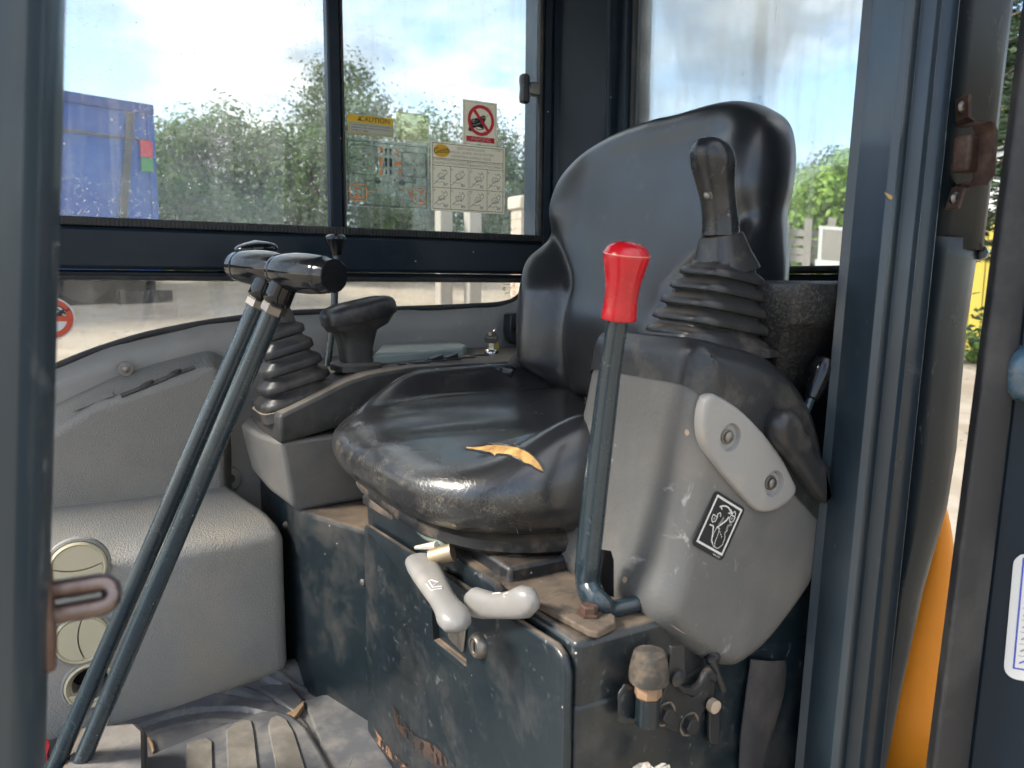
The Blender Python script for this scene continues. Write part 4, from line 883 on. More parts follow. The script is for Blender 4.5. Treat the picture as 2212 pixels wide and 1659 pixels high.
# dusty top plate and its bolt
pz = zbt+.0015
tp = G().prism([onZ(u, v, pz+.006) for u, v in ((1150, 1296), (1272, 1362), (1292, 1365), (1330, 1346), (1330, 1330), (1230, 1262))], (0, 0, -.006)).obj('top_plate', M('mud_caked_plate', (.125, .095, .07), .85, var=.35, vscale=30, dust=((.035, .032, .03), .7, 40, .48, .62), bump=(120, .4, 'n')), sb, bevel=.0015)
c = onZ(1272, 1326, pz+.0065)
G().lathe([(.0105, 0), (.0105, .0015), (.0075, .0017), (.0075, .007), (.006, .008)], c, (0, 0, 1), 6).obj('bolt', RUST, tp, flat=True)
# bumper stop on its bracket, on the near side wall
yk = BY-.020
c = onY(1402, 1440, yk); c.y = yk
g = G(); zc0, zc1 = onY(1402, 1472, yk).z, onY(1402, 1402, yk).z; rr = (onY(1440, 1440, yk).x-onY(1364, 1440, yk).x)/2*.88
bs = G().lathe([(rr*.75, zc0), (rr*.97, zc0+.001), (rr, zc0+.006), (rr*.93, lerp(zc0, zc1, .6)), (rr*.78, lerp(zc0, zc1, .9)), (rr*.5, zc1-.0008), (.0005, zc1)], V((c.x, c.y, 0)), (0, 0, 1), 24).obj('bumper_stop', M('grimy_rubber', (.045, .041, .037), .75, var=.3, vscale=30, dust=((.15, .115, .08), .7, 60, .48, .62)), sb)
G().lathe([(rr*.62, zc0-.012), (rr*.68, zc0-.011), (rr*.68, zc0-.003), (rr*.55, zc0)], V((c.x, c.y, 0)), (0, 0, 1), 8).obj('stud_nut', M('rusty_nut', (.30, .19, .115), .6, .3, var=.3, vscale=60), bs)
G().lathe([(rr*.62, zc0-.036), (rr*.62, zc0-.0125)], V((c.x, c.y, 0)), (0, 0, 1), 16).obj('stud_sleeve', BOXP, bs)
G().prism([onY(u, v, yk+.009) for u, v in ((1336, 1500), (1350, 1478), (1368, 1482), (1372, 1495), (1440, 1498), (1438, 1548), (1348, 1568), (1336, 1560))], (0, .002, 0)).obj('bumper_bracket', BOXP, sb, bevel=.001)
# latch plate with hook and two bolts
lp = thing('console_latch', V((.45, .45, .22)), 'mud-caked black latch plate with hooked jaw under the near console', 'latch')
yl = BY-.012
G().prism([onY(u, v, yl) for u, v in ((1440, 1478), (1452, 1432), (1468, 1446), (1480, 1492), (1497, 1506), (1512, 1500), (1552, 1432), (1552, 1462), (1543, 1505), (1520, 1540), (1498, 1585), (1485, 1592), (1445, 1580), (1412, 1558), (1408, 1545), (1424, 1522))], (0, .006, 0)).obj('latch_plate', GRIME, lp, bevel=.0018)
G().prism([onY(u, v, yl-.007) for u, v in ((1470, 1476), (1480, 1486), (1500, 1488), (1515, 1476), (1527, 1452), (1540, 1446), (1552, 1458), (1548, 1478), (1535, 1470), (1520, 1494), (1500, 1506), (1478, 1500), (1466, 1488))], (0, .0065, 0)).obj('hook_jaw', GRIME, lp, bevel=.0015)
for u, v in ((1436, 1541), (1487, 1563)):
    bt = G().lathe([(.0098, 0), (.0098, .0014), (.0075, .0016), (.0075, .0062), (.0064, .0072)], onY(u, v, yl), (0, -1, 0), 6).obj('bolt', GRIME, lp, sharp=20)
    G().lathe([(.0108, -.0002), (.0108, .0012)], onY(u, v, yl), (0, -1, 0), 20).obj('washer', STEEL, bt)
G().prism([onY(u, v, yl-.011) for u, v in ((1450, 1396), (1480, 1396), (1482, 1462), (1474, 1480), (1456, 1482), (1444, 1470), (1444, 1455))], (0, .0036, 0)).obj('latch_arm', CAPB, lp, bevel=.0012)
G().lathe([(.0075, 0), (.007, .003), (.004, .0045)], onY(1461, 1464, yl-.0112), (0, -1, 0), 14).obj('pivot_pin', GRIME, lp)
# gas strut stud and slotted link on the side wall
lk = thing('slotted_link', onY(1525, 1540, BY-.01), 'black slotted link with rod below the tip of the near console', 'linkage')
G().tube([onY(1538, 1425, yk+.004), onY(1562, 1490, yk+.006)], .0032, 10).obj('rod', CAPB, lk)
G().lathe([(.004, 0), (.0065, .004), (.0065, .010), (.004, .013)], onY(1534, 1436, yk+.012), (.35, 0, 1), 14).obj('rod_end', GRIME, lk)
G().prism([onY(u, v, yk+.012) for u, v in ((1533, 1520), (1541, 1512), (1552, 1516), (1556, 1530), (1556, 1600), (1550, 1612), (1536, 1606), (1533, 1596))], (0, .004, 0)).obj('link_plate', CAPB, lk, bevel=.001)
G().lathe([(.006, 0), (.006, .006), (.004, .0065)], onY(1536, 1521, yk+.006), (0, -1, 0), 12).obj('link_pin', M('tan_plastic', (.42, .33, .24), .6), lk)
# crumpled wrapper on the sill
wp = thing('crumpled_wrapper', onZ(1400, 1663, .11), 'crumpled white wrapper at the bottom edge below the latch', 'wrapper')
cw = onY(1406, 1692, BY-.03)
rw = random.Random(4)
def crumple(s, t):
    a = s*6.283; b = (t-.5)*3.14; r = .014*(1+.35*math.sin(a*5+b*7)*math.cos(b*6)+.2*rw.uniform(-1, 1)); return cw+V((1.5*r*math.cos(a)*math.cos(b), r*math.sin(a)*math.cos(b), r*.75*math.sin(b)))
G().grid(22, 12, crumple).obj('wrapper_ball', flat_mat('wrapper_white', (.5, .46, .40), .6), wp, flat=True)

# ================================================================== SEAT
st = thing('operator_seat', (.55, .82, .285), 'black vinyl operator seat with torn cushion and high bolstered back', 'seat')
SCX, SCY, SA, SBY = .505, .818, .232, .245
def cush_h(x, y):
    s = abs(y-SCY)/SBY; f = (x-(SCX-SA))/(2*SA)
    z = .451-.22*max(0, .46-x)**2
    z += (.034*s*s+.026*sstep(.66, .86, s)-.007*math.exp(-((s-.64)/.05)**2))*sstep(.05, .36, f)*(1-.5*sstep(.75, 1.0, f))
    z += .0022*math.sin(y*46+x*12)*sstep(.5, .1, f)*sstep(.9, .5, s)
    z -= .016*sstep(.72, 1, f)*sstep(.6, .3, s)
    return z
def cush_ring(rho, k=120, grow=1.0):
    out = []
    for i in range(k):
        t = 2*math.pi*i/k; cx, sy = math.cos(t), math.sin(t); n_ = 4.2 if cx > 0 else 3.3
        s = (abs(cx)**n_+abs(sy)**n_)**(-1/n_); out.append((SCX+SA*cx*s*rho*grow, SCY+SBY*sy*s*rho*grow*(1+.02*cx)))
    return out
ZR, ZB = .411, .373
g = G(); rings = []
for rho in (.86, .93, .975, .995):
    rings.append([V((x, y, ZB+(ZR-ZB)*(1-math.sqrt(max(0, 1-((rho-.86)/.14)**2))))) for x, y in cush_ring(rho)])
for j in range(34):
    rho = math.cos(j/33*math.pi/2)**.62
    rings.append([V((x, y, ZR+(cush_h(x, y)-ZR)*(1-rho**9)**(1/2.3))) for x, y in cush_ring(max(rho, .004))])
g.loft(rings, True, True); cu = g.obj('cushion', VINYL, st, sharp=180)
cbv = bvh_of(cu)
# crescent tear with foam showing and lifted vinyl lips
top_e = [(1008, 969), (1035, 966), (1065, 962), (1095, 964), (1120, 969), (1145, 981), (1162, 997), (1172, 1012), (1174, 1019)]
low_e = [(1008, 969), (1030, 972), (1050, 976), (1060, 978), (1068, 983), (1078, 980), (1102, 983), (1122, 991), (1132, 999), (1145, 1003), (1160, 1012), (1174, 1019)]
def hpts(e, off, n=6): return [(lambda h: h[0]+h[1]*off)(hit(cbv, q.x, q.y)) for q in catmull([V((u, v, 0)) for u, v in e], n)]
N_ = 48
def resample(e, n):
    c_ = catmull([V((u, v, 0)) for u, v in e], 10); return [c_[int(round(i/(n-1)*(len(c_)-1)))] for i in range(n)]
T_, L_ = resample(top_e, N_), resample(low_e, N_)
rows = []
for k in range(6):
    rows.append([(lambda h: h[0]+h[1]*(.0006+.0012*math.sin(math.pi*k/5)+.0004*math.sin(i*2.7+k*1.9)*math.sin(i*1.3)))(hit(cbv, *(T_[i].lerp(L_[i], k/5)).xy)) for i in range(N_)])
ft = G().loft(rows, False, False, False).obj('foam_tear', FOAM, cu, sharp=180)
G().tube([(lambda h: h[0]+h[1]*.0008)(hit(cbv, q.x, q.y-2)) for q in T_], .0012, 8).obj('torn_lip', VINYL, ft)
G().tube([(lambda h: h[0]+h[1]*.0006)(hit(cbv, q.x, q.y+2)) for q in L_], .0008, 8).obj('torn_lip', VINYL, ft)
for pth in ([(1142, 1128), (1146, 1145), (1145, 1163)], [(1115, 1138), (1119, 1152), (1120, 1163)]):
    try: G().tube([h[0]+h[1]*.0002 for h in [hit(cbv, u, v) for u, v in pth] if h[0]], [.0002, .0008, .0002], 6).obj('vinyl_split', MUD, cu)
    except Exception: pass
# ---- backrest: padded slab in the Y-Z outline, leaning back
BC = .832
half = [(.0, .452), (.10, .452), (.175, .458), (.208, .482), (.226, .53), (.236, .58), (.232, .63), (.222, .672), (.216, .70), (.218, .732), (.215, .758), (.202, .784), (.176, .806), (.135, .823), (.07, .834), (.0, .838)]
def lean(z): return .655+.155*(z-.46)
pts2 = [V((y, z, 0)) for y, z in half]; hc_ = catmull(pts2, 6)
outl = [(p.x, p.y) for p in hc_]+[(-p.x*(1+.02*sstep(.74, .80, p.y)), p.y+.012*sstep(.03, .15, p.x)*sstep(.74, .80, p.y)) for p in hc_[::-1][1:-1]]   # the near shoulder stands a little squarer
CZ = .64
def wing(y, z):
    s = abs(y); zz_ = (z-.47)/.20
    edge = .118+.045*sstep(.62, .46, z)*0+.07*sstep(.60, .70, z)       # inner border of the side lobe
    return .058*sstep(edge-.012, edge+.055, s)*sstep(.700, .655, z)*sstep(.445, .50, z)
def crease(y, z):
    s = abs(y); edge = .112+.075*sstep(.60, .70, z); return -.010*math.exp(-((s-edge)/.012)**2)*sstep(.72, .66, z)
def front_d(y, z):
    s = abs(y)/.22; d_ = .034
    d_ += .026*sstep(.55, .92, s)*sstep(.66, .74, z)
    d_ += .020*sstep(.79, .84, z)
    d_ += .020*math.exp(-((z-.56)/.07)**2)*(1-sstep(.3, .8, s))
    d_ -= .010*math.exp(-((z-.74)/.07)**2)*(1-sstep(.2, .8, s))
    return d_+wing(y, z)+crease(y, z)
g = G(); rings = []
for j in range(44):
    rho = math.sin(j/43*math.pi/2)**.8; rho = max(rho, .01); r_ = []
    for y, z in outl:
        yy, zz_ = y*rho, CZ+(z-CZ)*rho; e = (1-rho**5)**(1/2.2); r_.append(V((lean(zz_)-front_d(yy, zz_)*e, BC+yy, zz_)))
    rings.append(r_)
for f_, ins in ((.012, 1.0), (.024, .99), (.034, .96), (.04, .9)):
    rings.append([V((lean(CZ+(z-CZ)*ins)+f_, BC+y*ins, CZ+(z-CZ)*ins)) for y, z in outl])
g.loft(rings, True, True); bk = g.obj('backrest', VINYLB, st, sharp=180)
# link plate between cushion and back
G().box(.60, .70, .68, .98, .40, .452).obj('hinge_cover', M('dusty_vinyl', (.05, .048, .046), .6, var=.25, dust=((.25, .2, .15), .5, 20, .45, .7)), st, bevel=.012, seg=3)
# moulded tray edges and slide base under the cushion
def slab(z0, z1, grow, name, m, ox=0.0, lip=.006):
    rr_ = [cush_ring(grow-.03), cush_ring(grow), cush_ring(grow), cush_ring(grow-.03)]
    zz_ = (z0, z0+lip, z1-lip, z1)
    return G().loft([[V((x+ox, y, z)) for x, y in r] for r, z in zip(rr_, zz_)]).obj(name, m, st, sharp=50)
TRAY = M('dusty_tray', (.014, .015, .017), .42, var=.3, dust=((.15, .115, .085), .8, 16, .48, .66), top=((.26, .19, .125), .45, 10), scratch=((.2, .17, .13), 60, .5), bump=(120, .15, 'n'))
slab(.352, .374, .93, 'seat_tray', TRAY, .012)
# bulging front apron of the tray
ap = [onZ(u, v, .346) for u, v in ((779, 1050), (800, 1058), (850, 1088), (950, 1142), (1050, 1192), (1110, 1212), (1170, 1207), (1236, 1190))]
apc = catmull(ap, 5)
G().loft([[p+V((.02, .006, .012)), p+V((.004, 0, .012)), p+V((-.004, 0, .006)), p+V((-.0045, 0, -.002)), p+V((.0, 0, -.009)), p+V((.02, .006, -.010))] for p in apc]).obj('tray_apron', TRAY, st, sharp=60)
ap2 = catmull([onZ(u, v, .331) for u, v in ((786, 1078), (850, 1115), (950, 1168), (1040, 1216), (1085, 1238), (1140, 1234), (1236, 1212))], 5)
G().loft([[p+V((.03, .006, .010)), p+V((.002, 0, .008)), p+V((-.002, 0, .003)), p+V((-.001, 0, -.006)), p+V((.004, 0, -.008)), p+V((.03, .006, -.008))] for p in ap2]).obj('tray_skirt', TRAY, st, sharp=60)
rl = [onZ(u, v, .318) for u, v in ((800, 1105), (1080, 1256), (1145, 1275), (1236, 1238))]
G().loft([[p+V((.05, .01, .012)), p+V((.002, 0, .012)), p+V((.002, 0, -.018)), p+V((.05, .01, -.018))] for p in catmull(rl, 4)]).obj('slide_rail', GRIME, st, sharp=40)
G().box(.345, .60, .60, 1.0, .286, .352).obj('slide_base', GRIME, st, bevel=.004)
# grey adjuster handles
def blob(path, ra, rbv, hint, k=20, n_=2.6):
    rings = []
    for i, p in enumerate(path):
        t_ = (path[min(i+1, len(path)-1)]-path[max(i-1, 0)]).normalized(); x = (hint-t_*hint.dot(t_)).normalized(); y = t_.cross(x); rings.append(sring(p, x, y, ra[i], rbv[i], n_, k))
    return G().loft(rings)
hx = .300
A_, B_ = onX(906, 1212, hx), onX(985, 1342, hx-.028)
pth = [A_.lerp(B_, t) for t in (-.075, -.05, 0, .12, .3, .5, .68, .82, .93, 1.02, 1.08)]
wy = [.004, .0115, .0150, .0160, .0152, .0135, .0118, .0124, .0145, .0128, .004]; wz = [.003, .006, .0085, .0095, .0095, .009, .0085, .0095, .0105, .009, .003]
hd1 = blob(pth, wy, wz, V((0, 1, 0))).obj('adjuster_handle', HANDLE, st, sharp=180, label='long light grey handle angled down in front of the seat box')
p_ = A_+V((-.009, 0, 0)); G().lathe([(.0035, 0), (.0035, .0018), (.0016, .002), (.0014, .001), (.0001, .001)], p_, (-1, -.2, .1), 14).obj('rivet_hole', RUST, hd1)
G().tube([onX(930, 1205, hx+.004), onX(978, 1192, hx+.022)], [.0085, .0095], 16).obj('handle_tube', BRASSY, st)
C_, D_ = onX(1012, 1303, .305), onX(1156, 1300, .318)
pth = [C_.lerp(D_, t)+V((0, 0, -.006*math.sin(math.pi*t)+.003)) for t in (0, .03, .12, .25, .4, .55, .7, .85, .95, 1)]
hd2 = blob(pth, [.003, .0085, .0135, .0128, .0112, .011, .012, .0135, .0098, .003], [.003, .007, .0095, .0095, .009, .009, .0095, .0095, .008, .003], V((0, 0, 1))).obj('adjuster_handle', HANDLE, st, sharp=180, label='short light grey handle lying level at the seat front')
G().tube([onX(1078, 1275, .318), onX(1078, 1258, .36)], .004, 10).obj('handle_rod', GRIME, st)
# white seat pictograms on both handles
def pict(o, name_pts, parent, sc_):
    b_ = bvh_of(o)
    for seg in name_pts:
        ps = [hit(b_, u, v) for u, v in seg]
        if all(p[0] is not None for p in ps): G().tube([p[0]+p[1]*.0003 for p in ps], .00055, 5).obj('pictogram', PRT_W, parent)
pict(hd1, [[(921, 1262), (932, 1276), (954, 1272), (955, 1267), (935, 1269), (928, 1257)], [(925, 1256), (933, 1253)], [(934, 1266), (947, 1258), (933, 1254)]], hd1, 1)
pict(hd2, [[(1062, 1279), (1082, 1278), (1092, 1286)], [(1064, 1283), (1080, 1281), (1091, 1290)], [(1088, 1284), (1098, 1281)], [(1087, 1279), (1096, 1281)]], hd2, 1)
# green lever and white tag tucked under the tray
G().tube(catmull([onX(905, 1148, .322), onX(925, 1163, .316), onX(948, 1170, .315), onX(965, 1182, .32)], 5), [.003]*16, 8).obj('slide_lever', M('green_lever', (.14, .18, .15), .5), st)
G().tube([onX(898, 1183, .305), onX(945, 1178, .312)], [.002, .0045], 8).obj('lever_tip', M('tip_cream', (.55, .5, .42), .5), st)
# seat belt: folded webbing with buckle beside the cushion; webbing hanging by the door pillar
bl_ = thing('seat_belt_buckle', V((.62, 1.04, .46)), 'black seat belt buckle on a looped webbing strap at the far side of the seat', 'seat belt')
yb1 = 1.055
wv_ = catmull([onY(1098, 783, yb1), onY(1112, 768, yb1), onY(1132, 765, yb1), onY(1155, 785, yb1+.0), onY(1168, 815, yb1-.01), onY(1170, 845, yb1-.02)], 6)
g = G(); g.loft([[p+V((0, 0, 0)), p+V((-.022, -.032, -.014))] for p in wv_], False, False, False); g.obj('webbing', WEB, bl_, solid=.0018, sharp=80)
c = onY(1078, 801, 1.02); ex = (onY(1110, 806, 1.0)-onY(1045, 797, 1.03)).normalized()
x_, y_, z_ = frame(ex); G().loft([sring(c+ex*s, x_, y_, .013*q, .008*q, 4, 16) for s, q in ((-.026, .7), (-.024, .95), (0, 1), (.02, 1), (.024, .85))]).obj('buckle', GLOSS, bl_)
ws = thing('seat_belt_strap', onY(1650, 1659, .5), 'dusty black seat belt webbing hanging beside the door pillar', 'seat belt')
yw = .462
ge = [((1622, 1424), (1716, 1424)), ((1614, 1480), (1720, 1450)), ((1606, 1540), (1712, 1500)), ((1600, 1590), (1692, 1560)), ((1597, 1640), (1672, 1610)), ((1596, 1700), (1645, 1700))]
la = catmull([onY(a[0], a[1], yw) for a, b in ge], 5); lb = catmull([onY(b[0], b[1], yw+.012) for a, b in ge], 5)
G().loft([[a, a.lerp(b, .3)+V((0, -.004, 0)), a.lerp(b, .6)+V((0, -.003, 0)), b] for a, b in zip(la, lb)], False, False, False).obj('webbing', WEB, ws, solid=.0016, sharp=80)
lc_ = catmull([onY(u, v, yw+.014) for u, v in ((1720, 1440), (1712, 1520), (1690, 1590), (1668, 1660), (1655, 1720))], 5); ld = catmull([onY(u, v, yw+.03) for u, v in ((1752, 1420), (1745, 1520), (1738, 1600), (1730, 1660), (1725, 1720))], 5)
G().loft([[a, a.lerp(b, .5)+V((0, -.007, 0)), b] for a, b in zip(lc_, ld)], False, False, False).obj('folded_webbing', WEB, ws, solid=.0016, sharp=80)
hs = thing('corrugated_hose', onY(1700, 1400, .5), 'black corrugated hose behind the tip of the near console', 'hose')
hp = [onY(1728, 1290, .50).lerp(onY(1700, 1440, .50), i/40) for i in range(41)]
G().tube(hp, [.011 if i % 2 else .0088 for i in range(41)], 14).obj('hose', CAPB, hs, sharp=180)

# ================================================================== NEAR CONSOLE (left of the operator)
nc = thing('joystick_console', (.48, .52, .3), 'grey and black control console pod nearest the door', 'console')
NY = .452; FY = .606
prof = [(1506, 742), (1484, 830), (1474, 940), (1462, 1080), (1440, 1220), (1418, 1322), (1450, 1380), (1530, 1434), (1560, 1444), (1592, 1440), (1650, 1396), (1712, 1318), (1758, 1244), (1780, 1160), (1784, 1060), (1770, 960), (1742, 872), (1690, 800), (1640, 768), (1570, 748)]
P2 = [(lambda p: V((p.x, p.z, 0)))(onY(u, v, NY+.012)) for u, v in prof]
P2 = catmull(P2, 4, True); cen = sum(P2, V())/len(P2)
def inset(pl, d_):
    n_ = len(pl); out = []
    for i in range(n_):
        t_ = (pl[(i+1) % n_]-pl[i-1]).normalized(); nr = V((-t_.y, t_.x, 0))
        if nr.dot(cen-pl[i]) < 0: nr = -nr
        out.append(pl[i]+nr*d_)
    return out
def pod(off):
    rings = []
    for y, d_ in ((NY+.0012, .0175), (NY+.004, .0125), (NY+.010, .005), (NY+.019, .001), (NY+.03, 0), (FY-.03, 0.0), (FY-.014, .002), (FY-.006, .0065), (FY-.001, .014), (FY, .02)):
        yo = off*(-1 if y < .5 else 1) if d_ > 0 else 0
        rings.append([V((p.x, y+yo+(.040*sstep(.56, .36, p.y) if y > .5 else 0), p.y)) for p in inset(P2, d_-off)])
    r0 = rings[0]; c0_ = sum(r0, V())/len(r0)
    for s_, dy in ((.92, -.0006), (.8, -.001), (.5, -.0012), (.02, -.0012)): rings.insert(0, [c0_+(p-c0_)*s_+V((0, dy, 0)) for p in r0])
    return G().loft(rings)
pd_ = pod(0).obj('shell', SHELL, nc, sharp=40)
def bisect(o, co, no, inner=False):
    bm = bmesh.new(); bm.from_mesh(o.data); bmesh.ops.bisect_plane(bm, geom=bm.verts[:]+bm.edges[:]+bm.faces[:], plane_co=co, plane_no=no, clear_inner=True); bm.to_mesh(o.data); bm.free()
cp_ = pod(.0016).obj('top_cap', CAPB, nc, sharp=40)
k0 = onY(1482, 832, NY+.012); k1 = onY(1772, 1150, NY+.012)
nv = V((k1.z-k0.z, 0, -(k1.x-k0.x))).normalized()
if nv.z < 0: nv = -nv
bisect(cp_, k0, nv)
nbv = bvh_of(pd_, cp_)
# flat seat for the boot on top
# leaf shaped cover plate with two sunk screws
ol = [(1538, 853), (1552, 855), (1600, 885), (1650, 935), (1688, 985), (1714, 1035), (1722, 1056), (1712, 1078), (1684, 1100), (1660, 1107), (1636, 1102), (1600, 1066), (1555, 1012), (1528, 968), (1518, 930), (1520, 890), (1528, 862)]
yc_ = NY-.0055
op_ = catmull([(lambda p: V((p.x, p.z, 0)))(onY(u, v, yc_)) for u, v in ol], 4, True); sv = cen; cen = sum(op_, V())/len(op_)
cpl = G().loft([[V((p.x, y, p.y)) for p in inset(op_, d_)] for y, d_ in ((NY+.004, 0), (NY-.003, 0), (NY-.0048, .001), (NY-.0056, .0026), (NY-.006, .006))]).obj('cover_plate', LGREY, nc, sharp=40)
apply_mods(cpl)
for u, v in ((1578, 945), (1672, 1045)):
    c = onY(u, v, NY-.006)
    cut(cpl, G().lathe([(.0125, -.002), (.0105, .0045), (.0105, .0046)], c, (0, 1, 0), 28))
    G().lathe([(.0124, -.0003), (.0104, -.0044), (.0005, -.0044)], c, (0, -1, 0), 28, cap=False).obj('screw_well', LGREY, cpl)
    screw(c+V((0, .0042, 0)), (0, -1, 0), .0052, cpl, STEEL)
for p in cpl.data.polygons: p.use_smooth = True
cpl.data.set_sharp_from_angle(angle=rad(35)); cen = sv
# mouth for the gate lever, dark slot at the front foot
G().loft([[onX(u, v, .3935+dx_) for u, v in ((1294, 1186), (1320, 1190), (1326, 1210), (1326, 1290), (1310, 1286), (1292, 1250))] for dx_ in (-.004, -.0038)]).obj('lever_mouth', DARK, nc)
# decal with lock pictograms
a_, b_, c_ = hit(nbv, 1554, 1062)[0], hit(nbv, 1608, 1101)[0], hit(nbv, 1496, 1170)[0]
yd = NY-.0006
TL, TR, BL = onY(1546, 1058, yd), onY(1610, 1098, yd), onY(1493, 1176, yd)
ex = TR-TL; ey = TL-BL; ey = ey-ex*(ey.dot(ex)/ex.length_squared)*.25
dc = plate(BL, ex, ey, .0003, .1, 'lock_decal', PRT_K, nc)
D = Decal(BL, ex, ey)
D.frame(.10, .10, .90, .93, .045, PRT_W, 1)
def lockp(x, y, s, opn):
    D.line([(x-.06*s, y), (x-.06*s, y-.07*s), (x, y-.11*s), (x+.06*s, y-.07*s), (x+.06*s, y)], .022, PRT_W, 1, True); D.line([(x, y-.03*s), (x, y-.06*s)], .022, PRT_W, 1)
    o_ = .085*s if opn else 0
    D.line([(x-.04*s+o_, y+.0), (x-.04*s+o_, y+.05*s), (x+o_, y+.075*s), (x+.04*s+o_, y+.05*s), (x+.04*s+o_, y+(.02*s if opn else 0))], .02, PRT_W, 1)
lockp(.27, .62, 1.1, True); lockp(.74, .77, 1.1, False)
ar = [(.30+.36*t, .80+.055*math.sin(math.pi*t)) for t in [i/8 for i in range(9)]]; D.line(ar, .03, PRT_W, 1)
D.line([(.37, .84), (.29, .795), (.38, .77)], .028, PRT_W, 1); D.line([(.60, .85), (.67, .80), (.58, .77)], .028, PRT_W, 1)
D.line([(.22, .44), (.34, .45), (.46, .22), (.52, .19)], .03, PRT_W, 1); D.line([(.44, .45), (.62, .65), (.64, .72)], .035, PRT_W, 1)
D.line([(.46, .22), (.43, .36), (.45, .47), (.55, .46)], .014, PRT_W, 1); D.line([(.50, .47), (.55, .42), (.57, .22), (.62, .15), (.72, .16), (.80, .25), (.78, .38), (.72, .44), (.76, .52)], .014, PRT_W, 1, False); D.line([(.46, .22), (.60, .14)], .014, PRT_W, 1)
for t in (0, .33, .66): D.line([(.56+.16*t, .43-.09*t), (.56+.16*(t+.2), .43-.09*(t+.2))], .014, PRT_W, 1)
D.line([(.46, .50), (.49, .58), (.51, .67)], .045, PRT_G, 1); D.line([(.72, .50), (.72, .58), (.80, .64)], .05, PRT_G, 1)
D.text('97N6-07300', .77, .035, .055, PRT_W, 1, sx=.8); D.flush(dc)
# black tilt handle with finger waves at the rear edge
hq = [(1690, 890), (1708, 885), (1726, 892), (1735, 910), (1738, 930), (1752, 945), (1756, 968), (1772, 985), (1790, 1010), (1790, 1080), (1775, 1085), (1740, 1035), (1712, 995), (1688, 968), (1677, 945), (1676, 918)]
th_ = thing('tilt_handle', onY(1730, 980, .45), 'black moulded tilt handle on the side of the near console, partly behind the pillar', 'handle')
hpnt = catmull([(lambda p: V((p.x, p.z, 0)))(onY(u, v, .438)) for u, v in hq], 4, True); sv = cen; cen = sum(hpnt, V())/len(hpnt)
G().loft([[V((p.x, y, p.y)) for p in inset(hpnt, d_)] for y, d_ in ((.455, .002), (.450, .0005), (.444, 0), (.438, .001), (.4345, .004), (.4335, .008))]).obj('handle_body', CAPB, th_, sharp=60); cen = sv
# armrest wedge behind the joystick
q0 = [(.575, .47), (.70, .452), (.705, .60), (.575, .60)]
ft_, fb_ = onY(1626, 606, .49), onY(1795, 617, .46)
Z1 = onY(1700, 606, .49).z
lv_ = [(Z1-.125, .575, .600, .50, .57), (Z1-.085, .560, .628, .486, .585), (Z1-.046, .548, .672, .470, .602), (Z1-.038, .545, .700, .460, .608), (Z1-.012, .540, .72, .452, .612), (Z1-.003, .541, .722, .453, .611), (Z1, .546, .716, .459, .606)]
G().loft([[p for p in sring(V(((a+b)/2, (c+d)/2, z)), V((1, 0, 0)), V((0, 1, 0)), (b-a)/2, (d-c)/2, 7, 40)] for z, a, b, c, d in lv_]).obj('armrest', TEXB, nc, sharp=30)
# small knob lever by the pillar
kn = thing('knob_lever', onY(1755, 870, .52), 'small black knob on a short rod between the near console armrest and the pillar', 'lever')
kb, kt = onY(1752, 862, .462), onY(1788, 772, .462)
G().tube([kb+(kb-kt)*.6, kb], .0038, 10).obj('rod', LEVER, kn)
ax = (kt-kb); l_ = ax.length; G().lathe([(.005, 0), (.0063, .001), (.0072, .12*l_), (.0106, .6*l_), (.0117, .75*l_), (.0106, .9*l_), (.0068, .98*l_), (.0005, l_)], kb, ax, 24).obj('knob', GLOSS, kn)
# ---- near joystick: bellows, collar, grip
def bellows(axis_pts, dims, ex0, tilt_n, m, parent, lipf=.86, n_=5, k=40):
    """stack of rounded-rectangular folds: dims = [(a,b)] from base to top"""
    rings = []; m_ = len(axis_pts); objs = []
    for i in range(m_-1):
        c0_, c1_ = axis_pts[i], axis_pts[i+1]; a, b = dims[i]; a2, b2 = dims[i+1]; z = tilt_n; x = (ex0-z*ex0.dot(z)).normalized(); y = z.cross(x); d_ = c1_-c0_
        s = lambda f, q: sring(c0_+d_*f, x, y, a*q, b*q, n_, k)
        rings += [s(.0, .90), s(.06, .985), s(.14, 1.0), s(.40, .985), s(.52, .955)]
        rings += [sring(c0_+d_*.80, x, y, lerp(a, a2, .85)*lipf, lerp(b, b2, .85)*lipf, n_, k), sring(c0_+d_*.97, x, y, a2*lipf, b2*lipf, n_, k)]
    return G().loft(rings).obj('bellows', m, parent, sharp=50)
nj = thing('joystick', onY(1530, 725, .52), 'black joystick with upright grip and stepped rubber bellows on the near console', 'joystick')
jy = .518
J = [onY(u, v, jy) for u, v in ((1527, 738), (1532, 706), (1540, 672), (1549, 638), (1558, 606), (1564, 572))]
dm = [(.074, .049), (.069, .046), (.063, .0430), (.0555, .040), (.0475, .036), (.040, .032)]
tl_ = V((.16, -.05, 1)).normalized()
bo = bellows(J, [(a*.70, b*.80) for a, b in dm], V((1, 0, 0)), tl_, RUB, nj)
G().loft([sring(J[0]-V((0, 0, .012)), V((1, 0, 0)), V((0, 1, 0)), .063, .046, 5, 40), sring(J[0]+tl_*.001, V((1, 0, -.16)).normalized(), V((0, 1, 0)), .057, .042, 5, 40)]).obj('bellows_base', RUB, nj)
a_, b_ = onY(1566, 588, jy), onY(1557, 508, jy)
z = (b_-a_).normalized(); x = (V((1, 0, 0))-z*z.x).normalized(); y = z.cross(x)
G().loft([sring(a_.lerp(b_, t), x, y, p, q, 3.2, 32) for t, p, q in ((-.02, .026, .024), (.0, .0290, .026), (.08, .0285, .0255), (.5, .0225, .021), (.9, .0182, .018), (1, .0172, .017), (1.02, .015, .015))]).obj('collar', RUB, nj)
